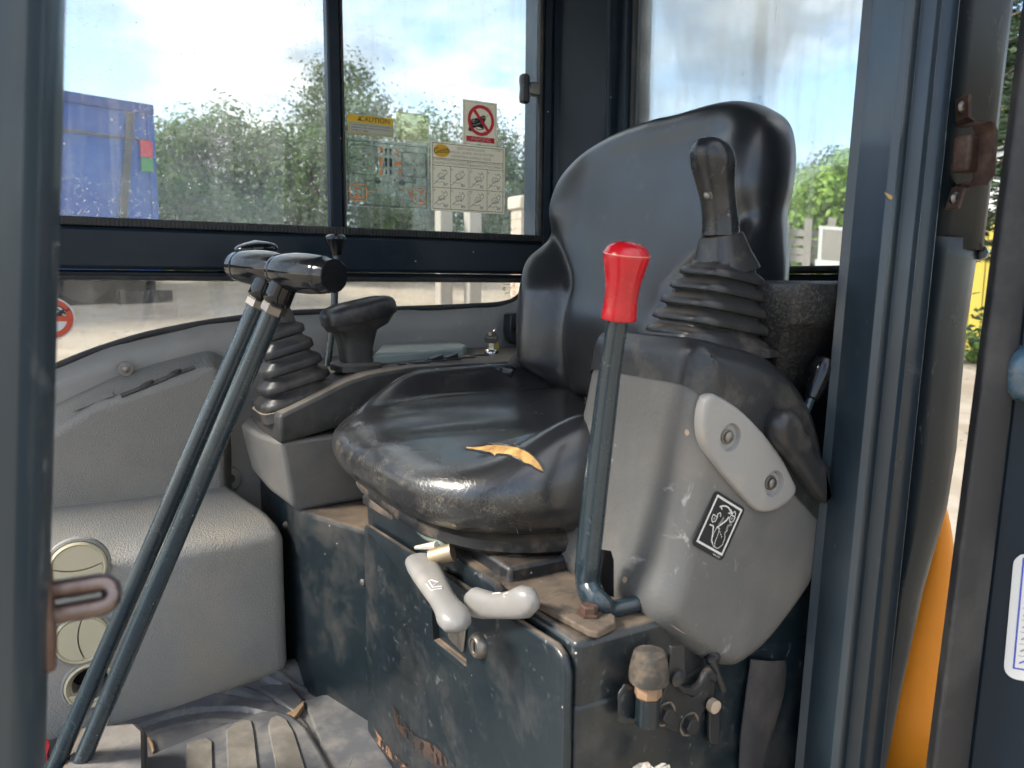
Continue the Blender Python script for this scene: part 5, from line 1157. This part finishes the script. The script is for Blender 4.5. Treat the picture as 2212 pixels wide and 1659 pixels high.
gp = [onY(u, v, jy) for u, v in ((1557, 510), (1556, 470), (1551, 430), (1546, 400), (1542, 370), (1540, 345), (1537, 322), (1535, 306), (1533, 298), (1533, 294.5))]
gp = catmull(gp, 3); rad_ = [.0166, .0155, .0154, .0165, .0184, .0194, .0176, .0130, .0070, .0004]
rr_ = [V((r, 0, 0)) for r in rad_]; rr_ = [max(.0004, q.x) for q in catmull(rr_, 3)]
rings = []
for p, r in zip(gp, rr_):
    ring = []
    for i in range(40):
        t = 2*math.pi*i/40; rr2 = r*(1+.02*math.cos(2*t)+.035*math.exp(-((((t-4.4)+math.pi) % (2*math.pi)-math.pi)/.22)**2)); ring.append(p+V((1, 0, 0))*rr2*math.cos(t)+V((0, 1, 0))*rr2*1.05*math.sin(t))
    rings.append(ring)
gr_ = G().loft(rings).obj('grip', SATIN, nj, sharp=60)
gb = bvh_of(gr_); p, n_ = hit(gb, 1529, 423); screw(p-n_*.0012, n_, .0036, gr_, STEEL)
# ---- red gate lever
rl_ = thing('gate_lever', onX(1300, 1320, .37), 'dark flat lever with a bright red plastic knob in front of the near console', 'lever')
lx = .372
pp = catmull([onX(1336, 682, lx), onX(1318, 800, lx), onX(1302, 930, lx-.001), onX(1284, 1080, lx-.002), onX(1271, 1200, lx-.002), onX(1268, 1252, lx), onX(1278, 1285, lx-.001), onX(1296, 1304, lx+.002), onX(1318, 1316, lx+.012), onX(1318, 1316, lx+.012)+V((.026, -.004, .001))], 6)
rw_ = [lerp(.0092, .0122, min(1, i/20))*(1-.28*sstep(.72, .95, i/(len(pp)-1))) for i in range(len(pp))]
G().tube(pp, rw_, 16, flat=.8, hint=V((1, 0, 0))).obj('shaft', LEVER, rl_, sharp=60)
kb, kt = onX(1336, 690, lx), onX(1357, 522, lx); ax = kt-kb; l_ = ax.length
G().lathe([(r, h*l_) for r, h in ((.0105, -.01), (.0135, 0), (.0140, .02), (.0135, .1), (.0128, .25), (.0131, .4), (.0145, .55), (.0166, .70), (.0178, .80), (.0179, .835), (.0176, .85), (.0170, .87), (.0150, .93), (.0105, .975), (.0045, .997), (.0003, 1.0))], kb, ax, 40).obj('red_knob', RED, rl_, sharp=60)
G().lathe([(.0180, .838*l_), (.01815, .843*l_), (.0180, .848*l_)], kb, ax, 40, cap=False).obj('mould_seam', M('pale_red', (.75, .3, .2), .4), rl_)
# ================================================================== FAR CONSOLE (right of the operator)
fc = thing('joystick_console', (.4, 1.2, .27), 'grey console box with dusty black top deck on the far side of the seat', 'console')
CY = 1.088
e = [onY(u, v, CY) for u, v in ((603, 898), (751, 824), (800, 808), (898, 792), (1090, 781))]
dY2 = 1.372
top = [(p.x, p.z) for p in e]; top.append((.93, e[-1].z))
lowz = onY(600, 962, CY).z
xf = top[0][0]
# black deck: side profile swept across, front corner drawn in
prf = [(xf, lowz)]+[(x, z) for x, z in top]+[(.93, lowz+.02), (onY(720, 920, CY).x, lowz+.016)]
def deck(y, dx_, dz): return [V((x+(dx_ if x < xf+.03 else 0), y, z+(dz if z > lowz+.025 else 0))) for x, z in prf]
G().loft([deck(CY, 0, 0), deck(1.20, -.006, -.001), deck(1.27, .0, -.003), deck(1.33, .03, -.003), deck(dY2, .06, -.003)]).obj('deck', CONB, fc, bevel=.0055, seg=3)
gx = [(onY(604, 955, CY+.006).x, lowz+.004), (.93, lowz+.03), (.93, .285), (onY(780, 1086, CY+.006).x, .287), (onY(650, 1119, CY+.006).x, .282), (onY(632, 1108, CY+.006).x, .292)]
def lowbox(y, s, t): return [V((x+(s if x < .32 else 0), y, z+(t if z < .30 and x < .34 else 0))) for x, z in gx]
G().loft([lowbox(CY+.006, 0, 0), lowbox(1.17, -.018, .012), lowbox(1.26, -.022, .02), lowbox(dY2, .02, .03)]).obj('console_box', SHELL, fc, bevel=.007, seg=3)
fbv = bvh_of(*fc.children)
def deckpt(u, v):
    p, n_ = hit(fbv, u, v); return p
# lid plate
za = top[3][1]
lid = [onZ(u, v, za+.014) for u, v in ((803, 768), (1002, 752), (1008, 745), (990, 737), (900, 731), (845, 735), (824, 746))]
G().prism(lid, (0, 0, -.016)).obj('storage_lid', PARK, fc, bevel=.004, seg=3)
lc_ = sum(lid, V())/len(lid)
# switches and blanks on the deck
for u, v, kind in ((868, 788, 0), (905, 784, 1), (941, 780, 2), (973, 777, 2), (1005, 773, 1), (1034, 768, 1)):
    h = hit(fbv, u, v)
    if h[0] is None: continue
    p, n_ = h; ex = V((1, 0, .02)).normalized(); ey = n_.cross(ex)
    if kind == 0: G().obox(p+n_*.001, ex, ey, n_, .006, .004, .0012).obj('small_plate', CAPB, fc, bevel=.0005); continue
    fr_ = G().obox(p+n_*.001, ex, ey, n_, .0145, .012, .0014).obj('switch_bezel', CONB, fc, bevel=.0007)
    if kind == 1: G().obox(p+n_*.0026, ex, ey, n_, .0115, .009, .0006).obj('switch_blank', CONB, fr_, bevel=.0004)
    else:
        G().loft([[p+ex*x_*.011+ey*y_*.0085+n_*h_ for x_, y_, h_ in ring] for ring in ([(-1, -1, .002), (1, -1, .002), (1, 1, .002), (-1, 1, .002)], [(-.95, -1, .005), (.95, -1, .011), (.95, 1, .011), (-.95, 1, .005)])]).obj('rocker', CAPB, fr_, bevel=.0008)
# ignition barrel, key, ring and tag
p = deckpt(1061, 764); n_ = V((0, 0, 1))
ig = G().lathe([(.0125, -.002), (.0130, .002), (.0120, .0045), (.0128, .0065), (.0115, .0085), (.006, .0088), (.0005, .0088)], p, n_, 28).obj('ignition_barrel', CHROME, fc)
ky = thing('ignition_key', p+n_*.009, 'black-headed ignition key with wire ring standing in the far console', 'key')
fx_, fz_ = V((.86, -.5, 0)).normalized(), V((0, 0, 1)); fn_ = fx_.cross(fz_)
if fn_.dot(CAM-p) < 0: fn_ = -fn_
b0 = p+n_*.008
G().obox(b0+fz_*.006, fx_, fn_, fz_, .0042, .0010, .0075).obj('blade', CHROME, ky)
hd = [(-.0095, .012), (-.012, .016), (-.0125, .021), (-.0095, .0285), (-.005, .0325), (0, .0335), (.005, .0325), (.0095, .0285), (.0125, .021), (.012, .016), (.0095, .012), (0, .0108)]
kh = G().prism([b0+fx_*x+fz_*z-fn_*.002 for x, z in hd], fn_*.004).obj('key_head', CAPB, ky, bevel=.0010)
G().lathe([(.0035, 0), (.0035, .0006), (.0018, .0007), (.0016, .0001)], b0+fz_*.0285-fx_*.002+fn_*.002, fn_, 16).obj('ring_hole', BRASSY, kh)
_s = 1 if fx_.dot(RT) > 0 else -1
D = Decal(b0+fz_*.0165-fx_*.011*_s+fn_*.0019, fx_*.022*_s, fz_*.01)
D.text('HYUNDAI', .5, .5, .19, M('print_gold', (.5, .4, .2), .5), 0); D.flush(kh)
cr_ = b0+fz_*.0335+fx_*.004+fn_*.003; ax_ = (fx_*.7+fz_*.75).normalized(); bx_ = fn_
G().tube([cr_+ax_*(.0075*math.cos(t)+.002)+bx_*(.0075*math.sin(t)) for t in [i*6.2832/24 for i in range(24)]]+[cr_+ax_*.0095], .0008, 6).obj('key_ring', CHROME, ky)
G().obox(b0-fn_*.006+fx_*.004*_s+fz_*.002, fx_, fn_, fz_, .010, .0006, .012).obj('yellow_tag', M('yellow_tag', (.36, .25, .03), .5), ky)
# cup holder bracket fixed to the lining
ch_ = thing('drink_holder', onY(1115, 710, 1.37), 'black plastic drink holder on the lining by the seat back', 'holder')
yh = 1.372
G().prism([onY(u, v, yh) for u, v in ((1088, 678), (1100, 675), (1160, 677), (1160, 688), (1130, 687), (1122, 691), (1120, 704), (1112, 714), (1103, 713), (1098, 708), (1094, 712), (1100, 722), (1115, 722), (1138, 711), (1160, 711), (1160, 732), (1140, 730), (1120, 738), (1100, 742), (1090, 735), (1086, 715))], (0, -.03, 0)).obj('holder_bracket', CAPB, ch_, bevel=.002)
G().prism([onY(u, v, yh-.004) for u, v in ((1090, 684), (1122, 684), (1120, 704), (1104, 715), (1092, 710))], (0, -.002, 0)).obj('holder_back', DARK, ch_)
# wrist rest pad on its flared post
wr = thing('wrist_rest', V((.40, 1.15, .48)), 'black flared wrist rest post with a slanted padded top on the far console', 'wrist rest')
wy = 1.165
cb_ = onY(769, 790, wy); wz = cb_.z
G().loft([sring(V((cb_.x, wy, wz+h)), V((1, 0, 0)), V((0, 1, 0)), a, b, 5, 24) for h, a, b in ((-.006, .036, .036), (.003, .036, .036), (.006, .032, .032), (.0065, .025, .025))]).obj('base_flange', CONB, wr, sharp=30)
t0, t1 = onY(694, 690, wy), onY(858, 660, wy)
tc = onY(775, 690, wy); tz = (t1-t0).normalized()
rings = [sring(V((cb_.x+.001, wy, wz+.006)), V((1, 0, 0)), V((0, 1, 0)), .0235, .023, 5, 36), sring(V((cb_.x-.001, wy, wz+.03)), V((1, 0, 0)), V((0, 1, 0)), .0245, .023, 5, 36), sring(V((cb_.x-.001, wy, wz+.055)), V((1, 0, .08)).normalized(), V((0, 1, 0)), .032, .027, 4.5, 36), sring(tc+V((-.002, 0, -.012)), V((1, 0, .16)).normalized(), V((0, 1, 0)), .046, .033, 4, 36), sring(tc+V((0, 0, .002)), V((1, 0, .20)).normalized(), V((0, 1, 0)), .056, .036, 3.6, 36)]
G().loft(rings).obj('flared_post', CONB, wr, sharp=60)
ux = V((1, 0, .22)).normalized(); uz = V((-.22, 0, 1)).normalized()
G().loft([sring(tc+uz*h+ux*.002, ux, V((0, 1, 0)), .0585*a, .039*a, 3.4, 40) for h, a in ((.0, .97), (.002, 1), (.016, 1), (.022, .96), (.0265, .85), (.029, .65), (.030, .3), (.0302, .02))]).obj('padded_top', CAPB, wr, sharp=40)
# far joystick: dusty bellows and rounded grip head
fj = thing('joystick', onY(640, 880, 1.17), 'black joystick with dusty stepped bellows and rounded head behind the T-handles', 'joystick')
fy = 1.165
J = [onY(u, v, fy) for u, v in ((641, 862), (634, 830), (627, 797), (620, 762), (612, 726), (606, 694))]
dm = [(.060, .052), (.053, .046), (.046, .040), (.0385, .034), (.031, .028), (.022, .021)]
tl_ = V((-.10, .0, 1)).normalized(); tl_ = V((-.28, .02, 1)).normalized()
bellows(J, dm, V((1, 0, 0)), tl_, RUBD, fj, .84, 4)
G().loft([sring(J[0]-tl_*.012, V((1, 0, .28)).normalized(), V((0, 1, 0)), .064, .055, 5, 36), sring(J[0]+tl_*.002, V((1, 0, .28)).normalized(), V((0, 1, 0)), .062, .053, 5, 36)]).obj('bellows_base', RUBD, fj)
G().loft([sring(onY(606, 696, fy).lerp(onY(584, 610, fy), t), V((1, 0, 0)), V((0, 1, 0)), r, r, 2.6, 24) for t, r in ((0, .022), (.25, .021), (.5, .016), (1, .014))]).obj('collar', RUBD, fj)
hp_ = catmull([onY(u, v, fy) for u, v in ((584, 612), (572, 580), (560, 556), (553, 540), (551, 527), (551, 519))], 3); rd_ = [max(.0005, q.x) for q in catmull([V((r, 0, 0)) for r in (.0145, .016, .023, .0315, .024, .001)], 3)]
G().loft([sring(p, V((1, 0, .1)).normalized(), V((0, 1, 0)), r, r*.8, 2.2, 32) for p, r in zip(hp_, rd_)]).obj('grip', GLOSS, fj, sharp=180)
# blade lever with cone knob
bl2 = thing('blade_lever', onY(708, 800, 1.27), 'thin dark lever with a black cone knob by the window bar', 'lever')
by = 1.27
b0, b1 = onY(706, 800, by), onY(727, 545, by)
G().tube([b0, b0.lerp(b1, .5)+V((.004, 0, 0)), b1], .0058, 10).obj('rod', LEVER, bl2)
ax = onY(724, 505, by)-onY(726, 552, by); l_ = ax.length
G().lathe([(r, h*l_) for r, h in ((.007, 0), (.0088, .02), (.0098, .2), (.0155, .66), (.0172, .74), (.0165, .86), (.012, .96), (.0005, 1.0))], onY(726, 552, by), ax, 28).obj('cone_knob', GLOSS, bl2)

# ================================================================== TRAVEL LEVERS with T-grips
def t_lever(yb, yt, ub, ut, vt, sgn, label):
    top = onY(ut, vt, yt); bot = onZ(ub, 1659, .06); bot = CAM+(bot-CAM)*1.0
    # foot continues below the frame to the floor bracket
    d_ = (top-bot); foot = bot-d_*((bot.z-.0)/d_.z)
    tv = thing('travel_lever', foot, label, 'lever', 'pair of travel levers')
    axis = d_.normalized()
    G().tube([foot, bot, bot.lerp(top, .5), top], .0097, 18).obj('rod', LEVER, tv, sharp=60)
    x, y, z = frame(axis)
    G().lathe([(.0112, 0), (.0124, .0012), (.0124, .0085), (.0112, .0098)], top, axis, 6).obj('lock_nut', STEEL, tv, sharp=20)
    gb_ = top+axis*.0100
    G().lathe([(.0115, 0), (.0135, .002), (.0134, .010), (.0130, .020), (.0130, .026)], gb_, axis, 24).obj('stem', GLOSS, tv, sharp=60)
    gc = gb_+axis*.0345; GS = .86; gd = V((.35*sgn, -.94*sgn, -.05*sgn)).normalized()
    prof_ = [(.0003, -.0265), (.0150, -.026), (.0175, -.0235), (.0182, -.019), (.0172, -.0165), (.0190, -.015), (.0208, -.004), (.0222, .014), (.0222, .036), (.0206, .060), (.0196, .0660), (.0190, .0668), (.0196, .0676), (.0190, .0700), (.0180, .0805), (.0172, .0815), (.0003, .0817)]
    G().lathe([(r*GS, h*GS) for r, h in prof_], gc, gd, 40).obj('grip', GLOSS, tv, sharp=30)
    return tv
t_lever(.9, .845, 118, 553, 664, -1, 'travel lever farther from the door, T-grip pointing to the side window')
t_lever(.9, .775, 170, 588, 676, 1, 'travel lever nearer the door, T-grip end facing the camera')

# ================================================================== STICKERS on the glass
YG = WY-.0032
def gl_frame(tl, tr, br_, bl_, y=YG):
    a, b, c, d = [onY(*p, y) for p in (tl, tr, br_, bl_)]
    x0, x1 = (a.x+d.x)/2, (b.x+c.x)/2; z0, z1 = (c.z+d.z)/2, (a.z+b.z)/2
    return V((x0, y, z0)), V((x1-x0, 0, 0)), V((0, 0, z1-z0))
def zc(x, y): return (726+x*.1797, 198.7+y*.1797)          # coordinates read on the enlarged sticker view
# caution label
o_, ex, ey = gl_frame(zc(112, 238), zc(718, 315), zc(705, 575), zc(112, 500))
s = thing('caution_sticker', o_, 'yellow CAUTION sticker at the upper left of the rear pane', 'sticker')
plate(o_, ex, ey, .0003, .05, 'film', CLEARF, s)
D = Decal(o_+V((0, 0, 0)), ex, ey)
D.poly(rrect(.04, .60, .96, .94, .03, .06), PRT_Y, 1); D.poly(rrect(.04, .06, .96, .595, .03, .06), flat_mat('caution_olive', (.42, .36, .14)), 1)
D.poly(rrect(.08, .16, .92, .58, .01, .02), flat_mat('caution_grey', (.40, .41, .34)), 2)
D.text('CAUTION', .58, .765, .135, PRT_K, 3)
D.poly([(.235, .68), (.27, .87), (.285, .87), (.32, .68)], PRT_K, 3); D.line([(.277, .83), (.277, .76)], .012, PRT_Y, 4); D.line([(.277, .73), (.277, .71)], .012, PRT_Y, 4)
for k, tx in enumerate(('In order to protect high pressure fuel system,', 'please drain water in water separator before', 'starting the engine.')): D.text(tx, .50 if k < 2 else .28, .50-.13*k, .043 if k < 2 else .044, PRT_K, 3)
D.flush(s)
# peeled film square
o_, ex, ey = gl_frame(zc(715, 230), zc(1118, 280), zc(1118, 610), zc(722, 575))
s = thing('peeled_sticker', o_, 'faded transparent sticker square between the caution label and the warning sign', 'sticker')
plate(o_, ex, ey, .0003, 0, 'film', PEEL, s); D = Decal(o_, ex, ey); FRO = glass('frosted_edge', .75, .2)
D.frame(.02, .02, .98, .98, .035, FRO, 1)
rr = random.Random(2)
for k in range(26):
    y_ = rr.uniform(.1, .95); x_ = rr.uniform(.03, .5); L_ = rr.uniform(.15, .45); D.line([(x_+L_*t, y_+.03*math.sin(t*3+k)+.05*t*rr.choice((-1, 1))*.3) for t in (0, .25, .5, .75, 1)], rr.uniform(.004, .010), FRO, 1)
D.flush(s)
# control pattern diagram
o_, ex, ey = gl_frame(zc(105, 525), zc(1120, 650), zc(1110, 1430), zc(115, 1365))
s = thing('control_diagram_sticker', o_, 'translucent control pattern sticker with black and orange symbols', 'sticker')
plate(o_, ex, ey, .0003, .03, 'film', CLEARF, s); D = Decal(o_, ex, ey)
def bub(x0, y0, x1, y1, tx, m_=PRT_K):
    D.frame(x0, y0, x1, y1, .006, m_, 1, .035); D.line([(x0+(x1-x0)*.42, y0), (tx, y0-.10), (x0+(x1-x0)*.58, y0)], .006, m_, 1)
D.frame(.03, .035, .97, .955, .006, PRT_K, 1); D.frame(.004, .004, .996, .996, .007, FRO, 1, .03)
bub(.055, .48, .37, .90, .215); bub(.665, .50, .96, .86, .82)
for cx_, cy_ in ((.21, .685), (.815, .68)):
    for dx_, dy_ in ((0, .085), (0, -.085), (.055, 0), (-.055, 0)): D.arrow(cx_+dx_*.3, cy_+dy_*.3, cx_+dx_, cy_+dy_, .006, .018, PRT_K, 1)
def scoop(x, y, m_=PRT_K, s_=1.0): D.line([(x-.03*s_, y+.02*s_), (x-.005*s_, y+.025*s_), (x+.03*s_, y+.02*s_), (x+.01*s_, y-.005*s_), (x+.02*s_, y-.02*s_), (x-.005*s_, y-.025*s_), (x-.015*s_, y)], .005, m_, 1)
D.circle(.105, .685, .028, .005, PRT_K, 1); D.circle(.32, .685, .028, .005, PRT_K, 1); scoop(.21, .84); scoop(.21, .555)
for x_, y_ in ((.82, .815), (.72, .68), (.91, .69), (.82, .555)): scoop(x_, y_)
for x_ in (.475, .53): D.arrow(x_, .79, x_, .90, .012, .03, PRT_K, 1); D.rect(x_-.014, .62, x_+.014, .75, PRT_K, 1); D.arrow(x_, .58, x_, .50, .012, .03, PRT_K, 1); D.rect(x_-.004, .68, x_+.004, .69, PRT_W, 2)
D.rect(.395, .62, .43, .75, PRT_O, 1); D.line([(.40, .80), (.425, .85), (.405, .89), (.435, .88), (.42, .82)], .014, PRT_O, 1); D.line([(.395, .52), (.41, .57), (.43, .55), (.42, .50), (.395, .52)], .014, PRT_O, 1)
D.rect(.575, .66, .665, .705, PRT_O, 1); D.line([(.585, .88), (.62, .87), (.61, .80), (.60, .83), (.64, .78)], .010, PRT_O, 1); D.line([(.615, .60), (.655, .59), (.645, .54), (.62, .56), (.645, .49)], .010, PRT_O, 1)
for a_, b_, t_ in ((.05, .24, 1), (.79, .96, -1)):
    D.frame(a_, .09, b_, .33, .010, PRT_O, 1, .035)
D.line([(.24, .22), (.32, .245)], .010, PRT_O, 1); D.poly([(.79, .19), (.79, .23), (.70, .30)], PRT_O, 1)
D.rect(.09, .255, .15, .285, PRT_O, 2); D.line([(.09, .14), (.12, .17), (.15, .14), (.12, .12)], .018, PRT_O, 2, True); D.arrow(.195, .20, .195, .27, .008, .02, PRT_O, 2); D.arrow(.195, .19, .195, .12, .008, .02, PRT_O, 2)
D.line([(.87, .28), (.92, .28), (.90, .25), (.88, .26)], .014, PRT_O, 2); D.line([(.87, .12), (.89, .17), (.915, .12), (.88, .14), (.92, .15)], .010, PRT_O, 2); D.arrow(.83, .21, .83, .26, .008, .02, PRT_O, 2); D.arrow(.83, .19, .83, .14, .008, .02, PRT_O, 2)
for cx_ in (.375, .665):
    for k in range(3): D.circle(cx_, .40-.01*k, .028-.008*k, .007, PRT_K, 1, 16)
    D.line([(cx_-.025, .37), (cx_-.025, .16), (cx_+.03, .16), (cx_+.03, .37)], .003, PRT_G, 1)
D.line([(.42, .40), (.42, .12), (.63, .12), (.63, .40), (.42, .40)], .003, PRT_G, 1); D.line([(.215, .38), (.34, .40)], .006, PRT_K, 1); D.line([(.82, .40), (.70, .41)], .006, PRT_K, 1)
for y_ in (.27, .285, .30, .315): D.line([(.665, y_), (.69, y_)], .006, PRT_O, 1)
D.rect(.37, .255, .43, .262, PRT_O, 1); D.disc(.575, .43, .022, PRT_C, 1); D.disc(.575, .43, .012, flat_mat('smudge', (.05, .03, .02)), 2)
D.flush(s)
# instruction sheet
o_, ex, ey = gl_frame(zc(1138, 585), zc(2032, 675), zc(2020, 1470), zc(1138, 1425))
s = thing('instruction_sticker', o_, 'cream printed instruction sheet with eight small drawings and a yellow oval logo', 'sticker')
plate(o_, ex, ey, .0004, 0, 'sheet', PRT_C, s); D = Decal(o_, ex, ey)
D.frame(.025, .03, .975, .975, .006, PRT_K, 1); D.line([(.025, .76), (.975, .76)], .006, PRT_K, 1); D.line([(.025, .74), (.975, .74)], .004, PRT_K, 1)
D.line([(.49, .03), (.49, .74)], .004, PRT_K, 1); D.line([(.515, .03), (.515, .74)], .004, PRT_K, 1); D.line([(.025, .655), (.49, .655)], .005, PRT_K, 1); D.line([(.515, .655), (.975, .655)], .005, PRT_K, 1)
D.line([(.025, .34), (.49, .34)], .005, PRT_K, 1); D.line([(.515, .34), (.975, .34)], .005, PRT_K, 1); D.line([(.255, .03), (.255, .655)], .005, PRT_K, 1); D.line([(.75, .03), (.75, .655)], .005, PRT_K, 1)
D.disc(.14, .87, .105, PRT_Y, 1, 30, .075); D.text('Geith', .14, .87, .095, PRT_K, 2, slant=.2, rot=.12)
for k, tx in enumerate(('GEITH AUTO-LOCK', 'MANUAL QUICK HITCH SYSTEM', 'OPERATING INSTRUCTIONS')): D.text(tx, .53, .925-.06*k, .043, PRT_G, 1)
D.text('IT 90 000000', .885, .95, .026, PRT_G, 1)
D.text('ENGAGE ATTACHMENT', .255, .695, .043, PRT_G, 1); D.text('RELEASE ATTACHMENT', .745, .695, .043, PRT_G, 1)
rr = random.Random(11)
for ix in range(4):
    for iy in range(2):
        x0_ = (.03, .26, .52, .755)[ix]; y0_ = (.35, .04)[iy]; w_, h_ = .215, .28
        q = lambda a, b: (x0_+w_*a, y0_+h_*b)
        j = lambda: rr.uniform(-.06, .06)
        D.line([q(.05, .12+j()), q(.35, .38+j()), q(.72, .55+j()), q(.86, .75+j()), q(.70, .92)], .0065, PRT_G, 1)
        D.line([q(.28, .55+j()), q(.42, .70+j()), q(.66, .66), q(.62, .45+j()), q(.40, .40)], .0065, PRT_G, 1, True)
        D.line([q(.1, .3), q(.32, .22+j()), q(.6, .28), q(.7, .1)], .005, PRT_G, 1); D.line([q(.5, .9), q(.62, .8+j()), q(.78, .9)], .006, PRT_G, 1)
        D.circle(x0_+w_*(.45+j()), y0_+h_*(.55+j()), .014, .005, PRT_G, 1, 12); D.disc(x0_+w_*(.68+j()), y0_+h_*(.48+j()), .007, PRT_K, 1, 10)
        for k in range(3): D.line([q(.62, .20-.055*k), q(.62+rr.uniform(.18, .3), .20-.055*k)], .006, PRT_G, 1)
        D.frame(*q(.03, .88), *q(.11, .97), .004, PRT_G, 1)
D.flush(s)
# warning sign
o_, ex, ey = gl_frame(zc(1527, 78), zc(1936, 145), zc(1928, 655), zc(1515, 600))
s = thing('warning_sticker', o_, 'square WARNING sticker with red prohibition ring over a quick hitch drawing', 'sticker')
plate(o_, ex, ey, .0004, 0, 'sheet', PRT_C, s); D = Decal(o_, ex, ey)
D.frame(.05, .04, .95, .96, .008, PRT_G, 1); D.rect(.10, .05, .93, .17, PRT_R, 1); D.text('WARNING', .515, .108, .125, PRT_C, 2)
D.line([(.20, .34), (.24, .55), (.45, .60), (.60, .68), (.66, .60), (.58, .46), (.60, .36), (.45, .33), (.35, .38)], .02, PRT_K, 1, True)
D.poly([(.22, .36), (.24, .55), (.45, .60), (.60, .68), (.66, .60), (.58, .46), (.60, .36), (.45, .40)], PRT_K, 1)
D.disc(.31, .53, .06, PRT_C, 2); D.circle(.31, .53, .04, .025, PRT_K, 3, 18); D.disc(.60, .63, .06, PRT_C, 2); D.circle(.60, .63, .04, .025, PRT_K, 3, 18); D.line([(.25, .42), (.42, .45), (.56, .52)], .014, PRT_C, 2)
D.poly([(.15, .30), (.18, .38), (.26, .33), (.24, .27)], PRT_K, 1); D.line([(.3, .30), (.5, .22), (.66, .32)], .012, PRT_G, 1); D.line([(.66, .66), (.82, .72), (.85, .82), (.70, .90)], .008, PRT_G, 1); D.poly([(.62, .24), (.70, .29), (.70, .22)], PRT_K, 1)
D.circle(.52, .55, .345, .085, PRT_R, 4, 40); D.line([(.30, .80), (.75, .30)], .085, PRT_R, 4); D.flush(s)
# no smoking disc on the lower pane
yl_ = WY+.0045
c = onY(110, 688, yl_); r = onY(163, 688, yl_).x-c.x
s = thing('no_smoking_sticker', c, 'round red and white no smoking sticker half hidden by the front pillar', 'sticker')
G().lathe([(r, 0), (r, .0003), (.0002, .0003)], c, (0, -1, 0), 40, cap=False).obj('disc', flat_mat('print_pale', (.62, .62, .62)), s)
D = Decal(V((c.x-r, yl_-.0003, c.z-r)), V((2*r, 0, 0)), V((0, 0, 2*r)))
D.circle(.5, .5, .395, .13, PRT_S, 1, 48); D.rect(.12, .43, .88, .56, PRT_S, 2)
D.line([(.10, .22), (.78, .66)], .12, PRT_K, 1); D.line([(.74, .60), (.80, .56)], .05, PRT_C, 2); D.line([(.80, .70), (.85, .66)], .03, PRT_K, 1); D.line([(.84, .73), (.89, .69)], .03, PRT_K, 1)
D.line([(.45, .66), (.52, .72), (.62, .72), (.72, .66), (.78, .70)], .03, PRT_K, 1); D.line([(.50, .74), (.60, .80), (.70, .78), (.82, .68)], .02, PRT_K, 1); D.flush(s)
# maker's marks etched on the panes
def etch(parent, items):
    g = {}
    for o_, ex, ey, fn in items:
        D = Decal(o_, ex, ey); fn(D); D.flush(parent, {'print_black': 'glass_mark', 'print_grey': 'glass_mark'})
def mk1(D):
    D.circle(.55, .80, .17, .035, PRT_K, 0, 18); D.line([(.55, .87), (.55, .73)], .05, PRT_K, 0); D.line([(.45, .80), (.65, .80)], .05, PRT_K, 0); D.text('TEMPERED', .45, .52, .16, PRT_G, 0); D.circle(.5, .2, .19, .03, PRT_G, 0, 18); D.text('E3', .5, .2, .17, PRT_G, 0)
a = onY(112, 412, WY+.0115); b = onY(146, 364, WY+.0115)
etch(sw, [(a, V((b.x-a.x, 0, 0)), V((0, 0, b.z-a.z)), mk1)])
def mk2(D):
    D.text('HANKUK', .38, .88, .15, PRT_G, 0); D.frame(.80, .78, .92, .98, .03, PRT_K, 0); D.circle(.14, .55, .10, .04, PRT_G, 0, 16); D.text('TEMPERED', .65, .62, .12, PRT_G, 0); D.text('43R-00', .38, .2, .15, PRT_G, 0); D.circle(.87, .22, .11, .02, PRT_G, 0, 16)
a = onY(1085, 638, WY+.0055); b = onY(1113, 612, WY+.0055)
lp_ = [o for o in cab.children if o.name.startswith('fixed_pane')][0]
etch(lp_, [(a, V((b.x-a.x, 0, 0)), V((0, 0, b.z-a.z)), mk2)])
rp_ = [o for o in cab.children if o.name.startswith('back_window_pane')][0]
a = onX(1820, 548, .9655); b = onX(1842, 510, .9655)
def mk3(D): D.text('DARI', .5, .9, .28, PRT_K, 0); D.circle(.42, .5, .3, .06, PRT_K, 0, 18); D.circle(.42, .5, .15, .06, PRT_K, 0, 12); D.text('E4', .42, .08, .25, PRT_G, 0)
etch(rp_, [(V((.9655, a.y, a.z)), V((0, b.y-a.y, 0)), V((0, 0, b.z-a.z)), mk3)])
# dead leaf caught on the pillar, grass seeds, mud flecks on console
lf = onY(1916, 426, .4035)
tag(G().prism([lf+V((-.0055, -.001, .0035)), lf+V((.001, -.003, .001)), lf+V((.006, -.001, -.003)), lf+V((0, -.001, -.001))], (0, -.0006, 0)).obj('dry_leaf', M('straw', (.62, .42, .2), .7)), 'tiny dry leaf stuck to the near door pillar', 'leaf')
fl_m = M('mud_fleck', (.48, .36, .26), .9)
for pts_ in ([(1482, 926), (1488, 930), (1489, 938), (1483, 942), (1479, 934)], [(1349, 1245), (1356, 1248), (1356, 1256), (1349, 1260), (1345, 1252)], [(1446, 1346), (1462, 1356), (1484, 1370), (1464, 1360)], [(1360, 713), (1366, 718), (1362, 726), (1358, 722)]):
    drape(pts_, .0006, 'mud_fleck', fl_m, nc, nbv, k=2)
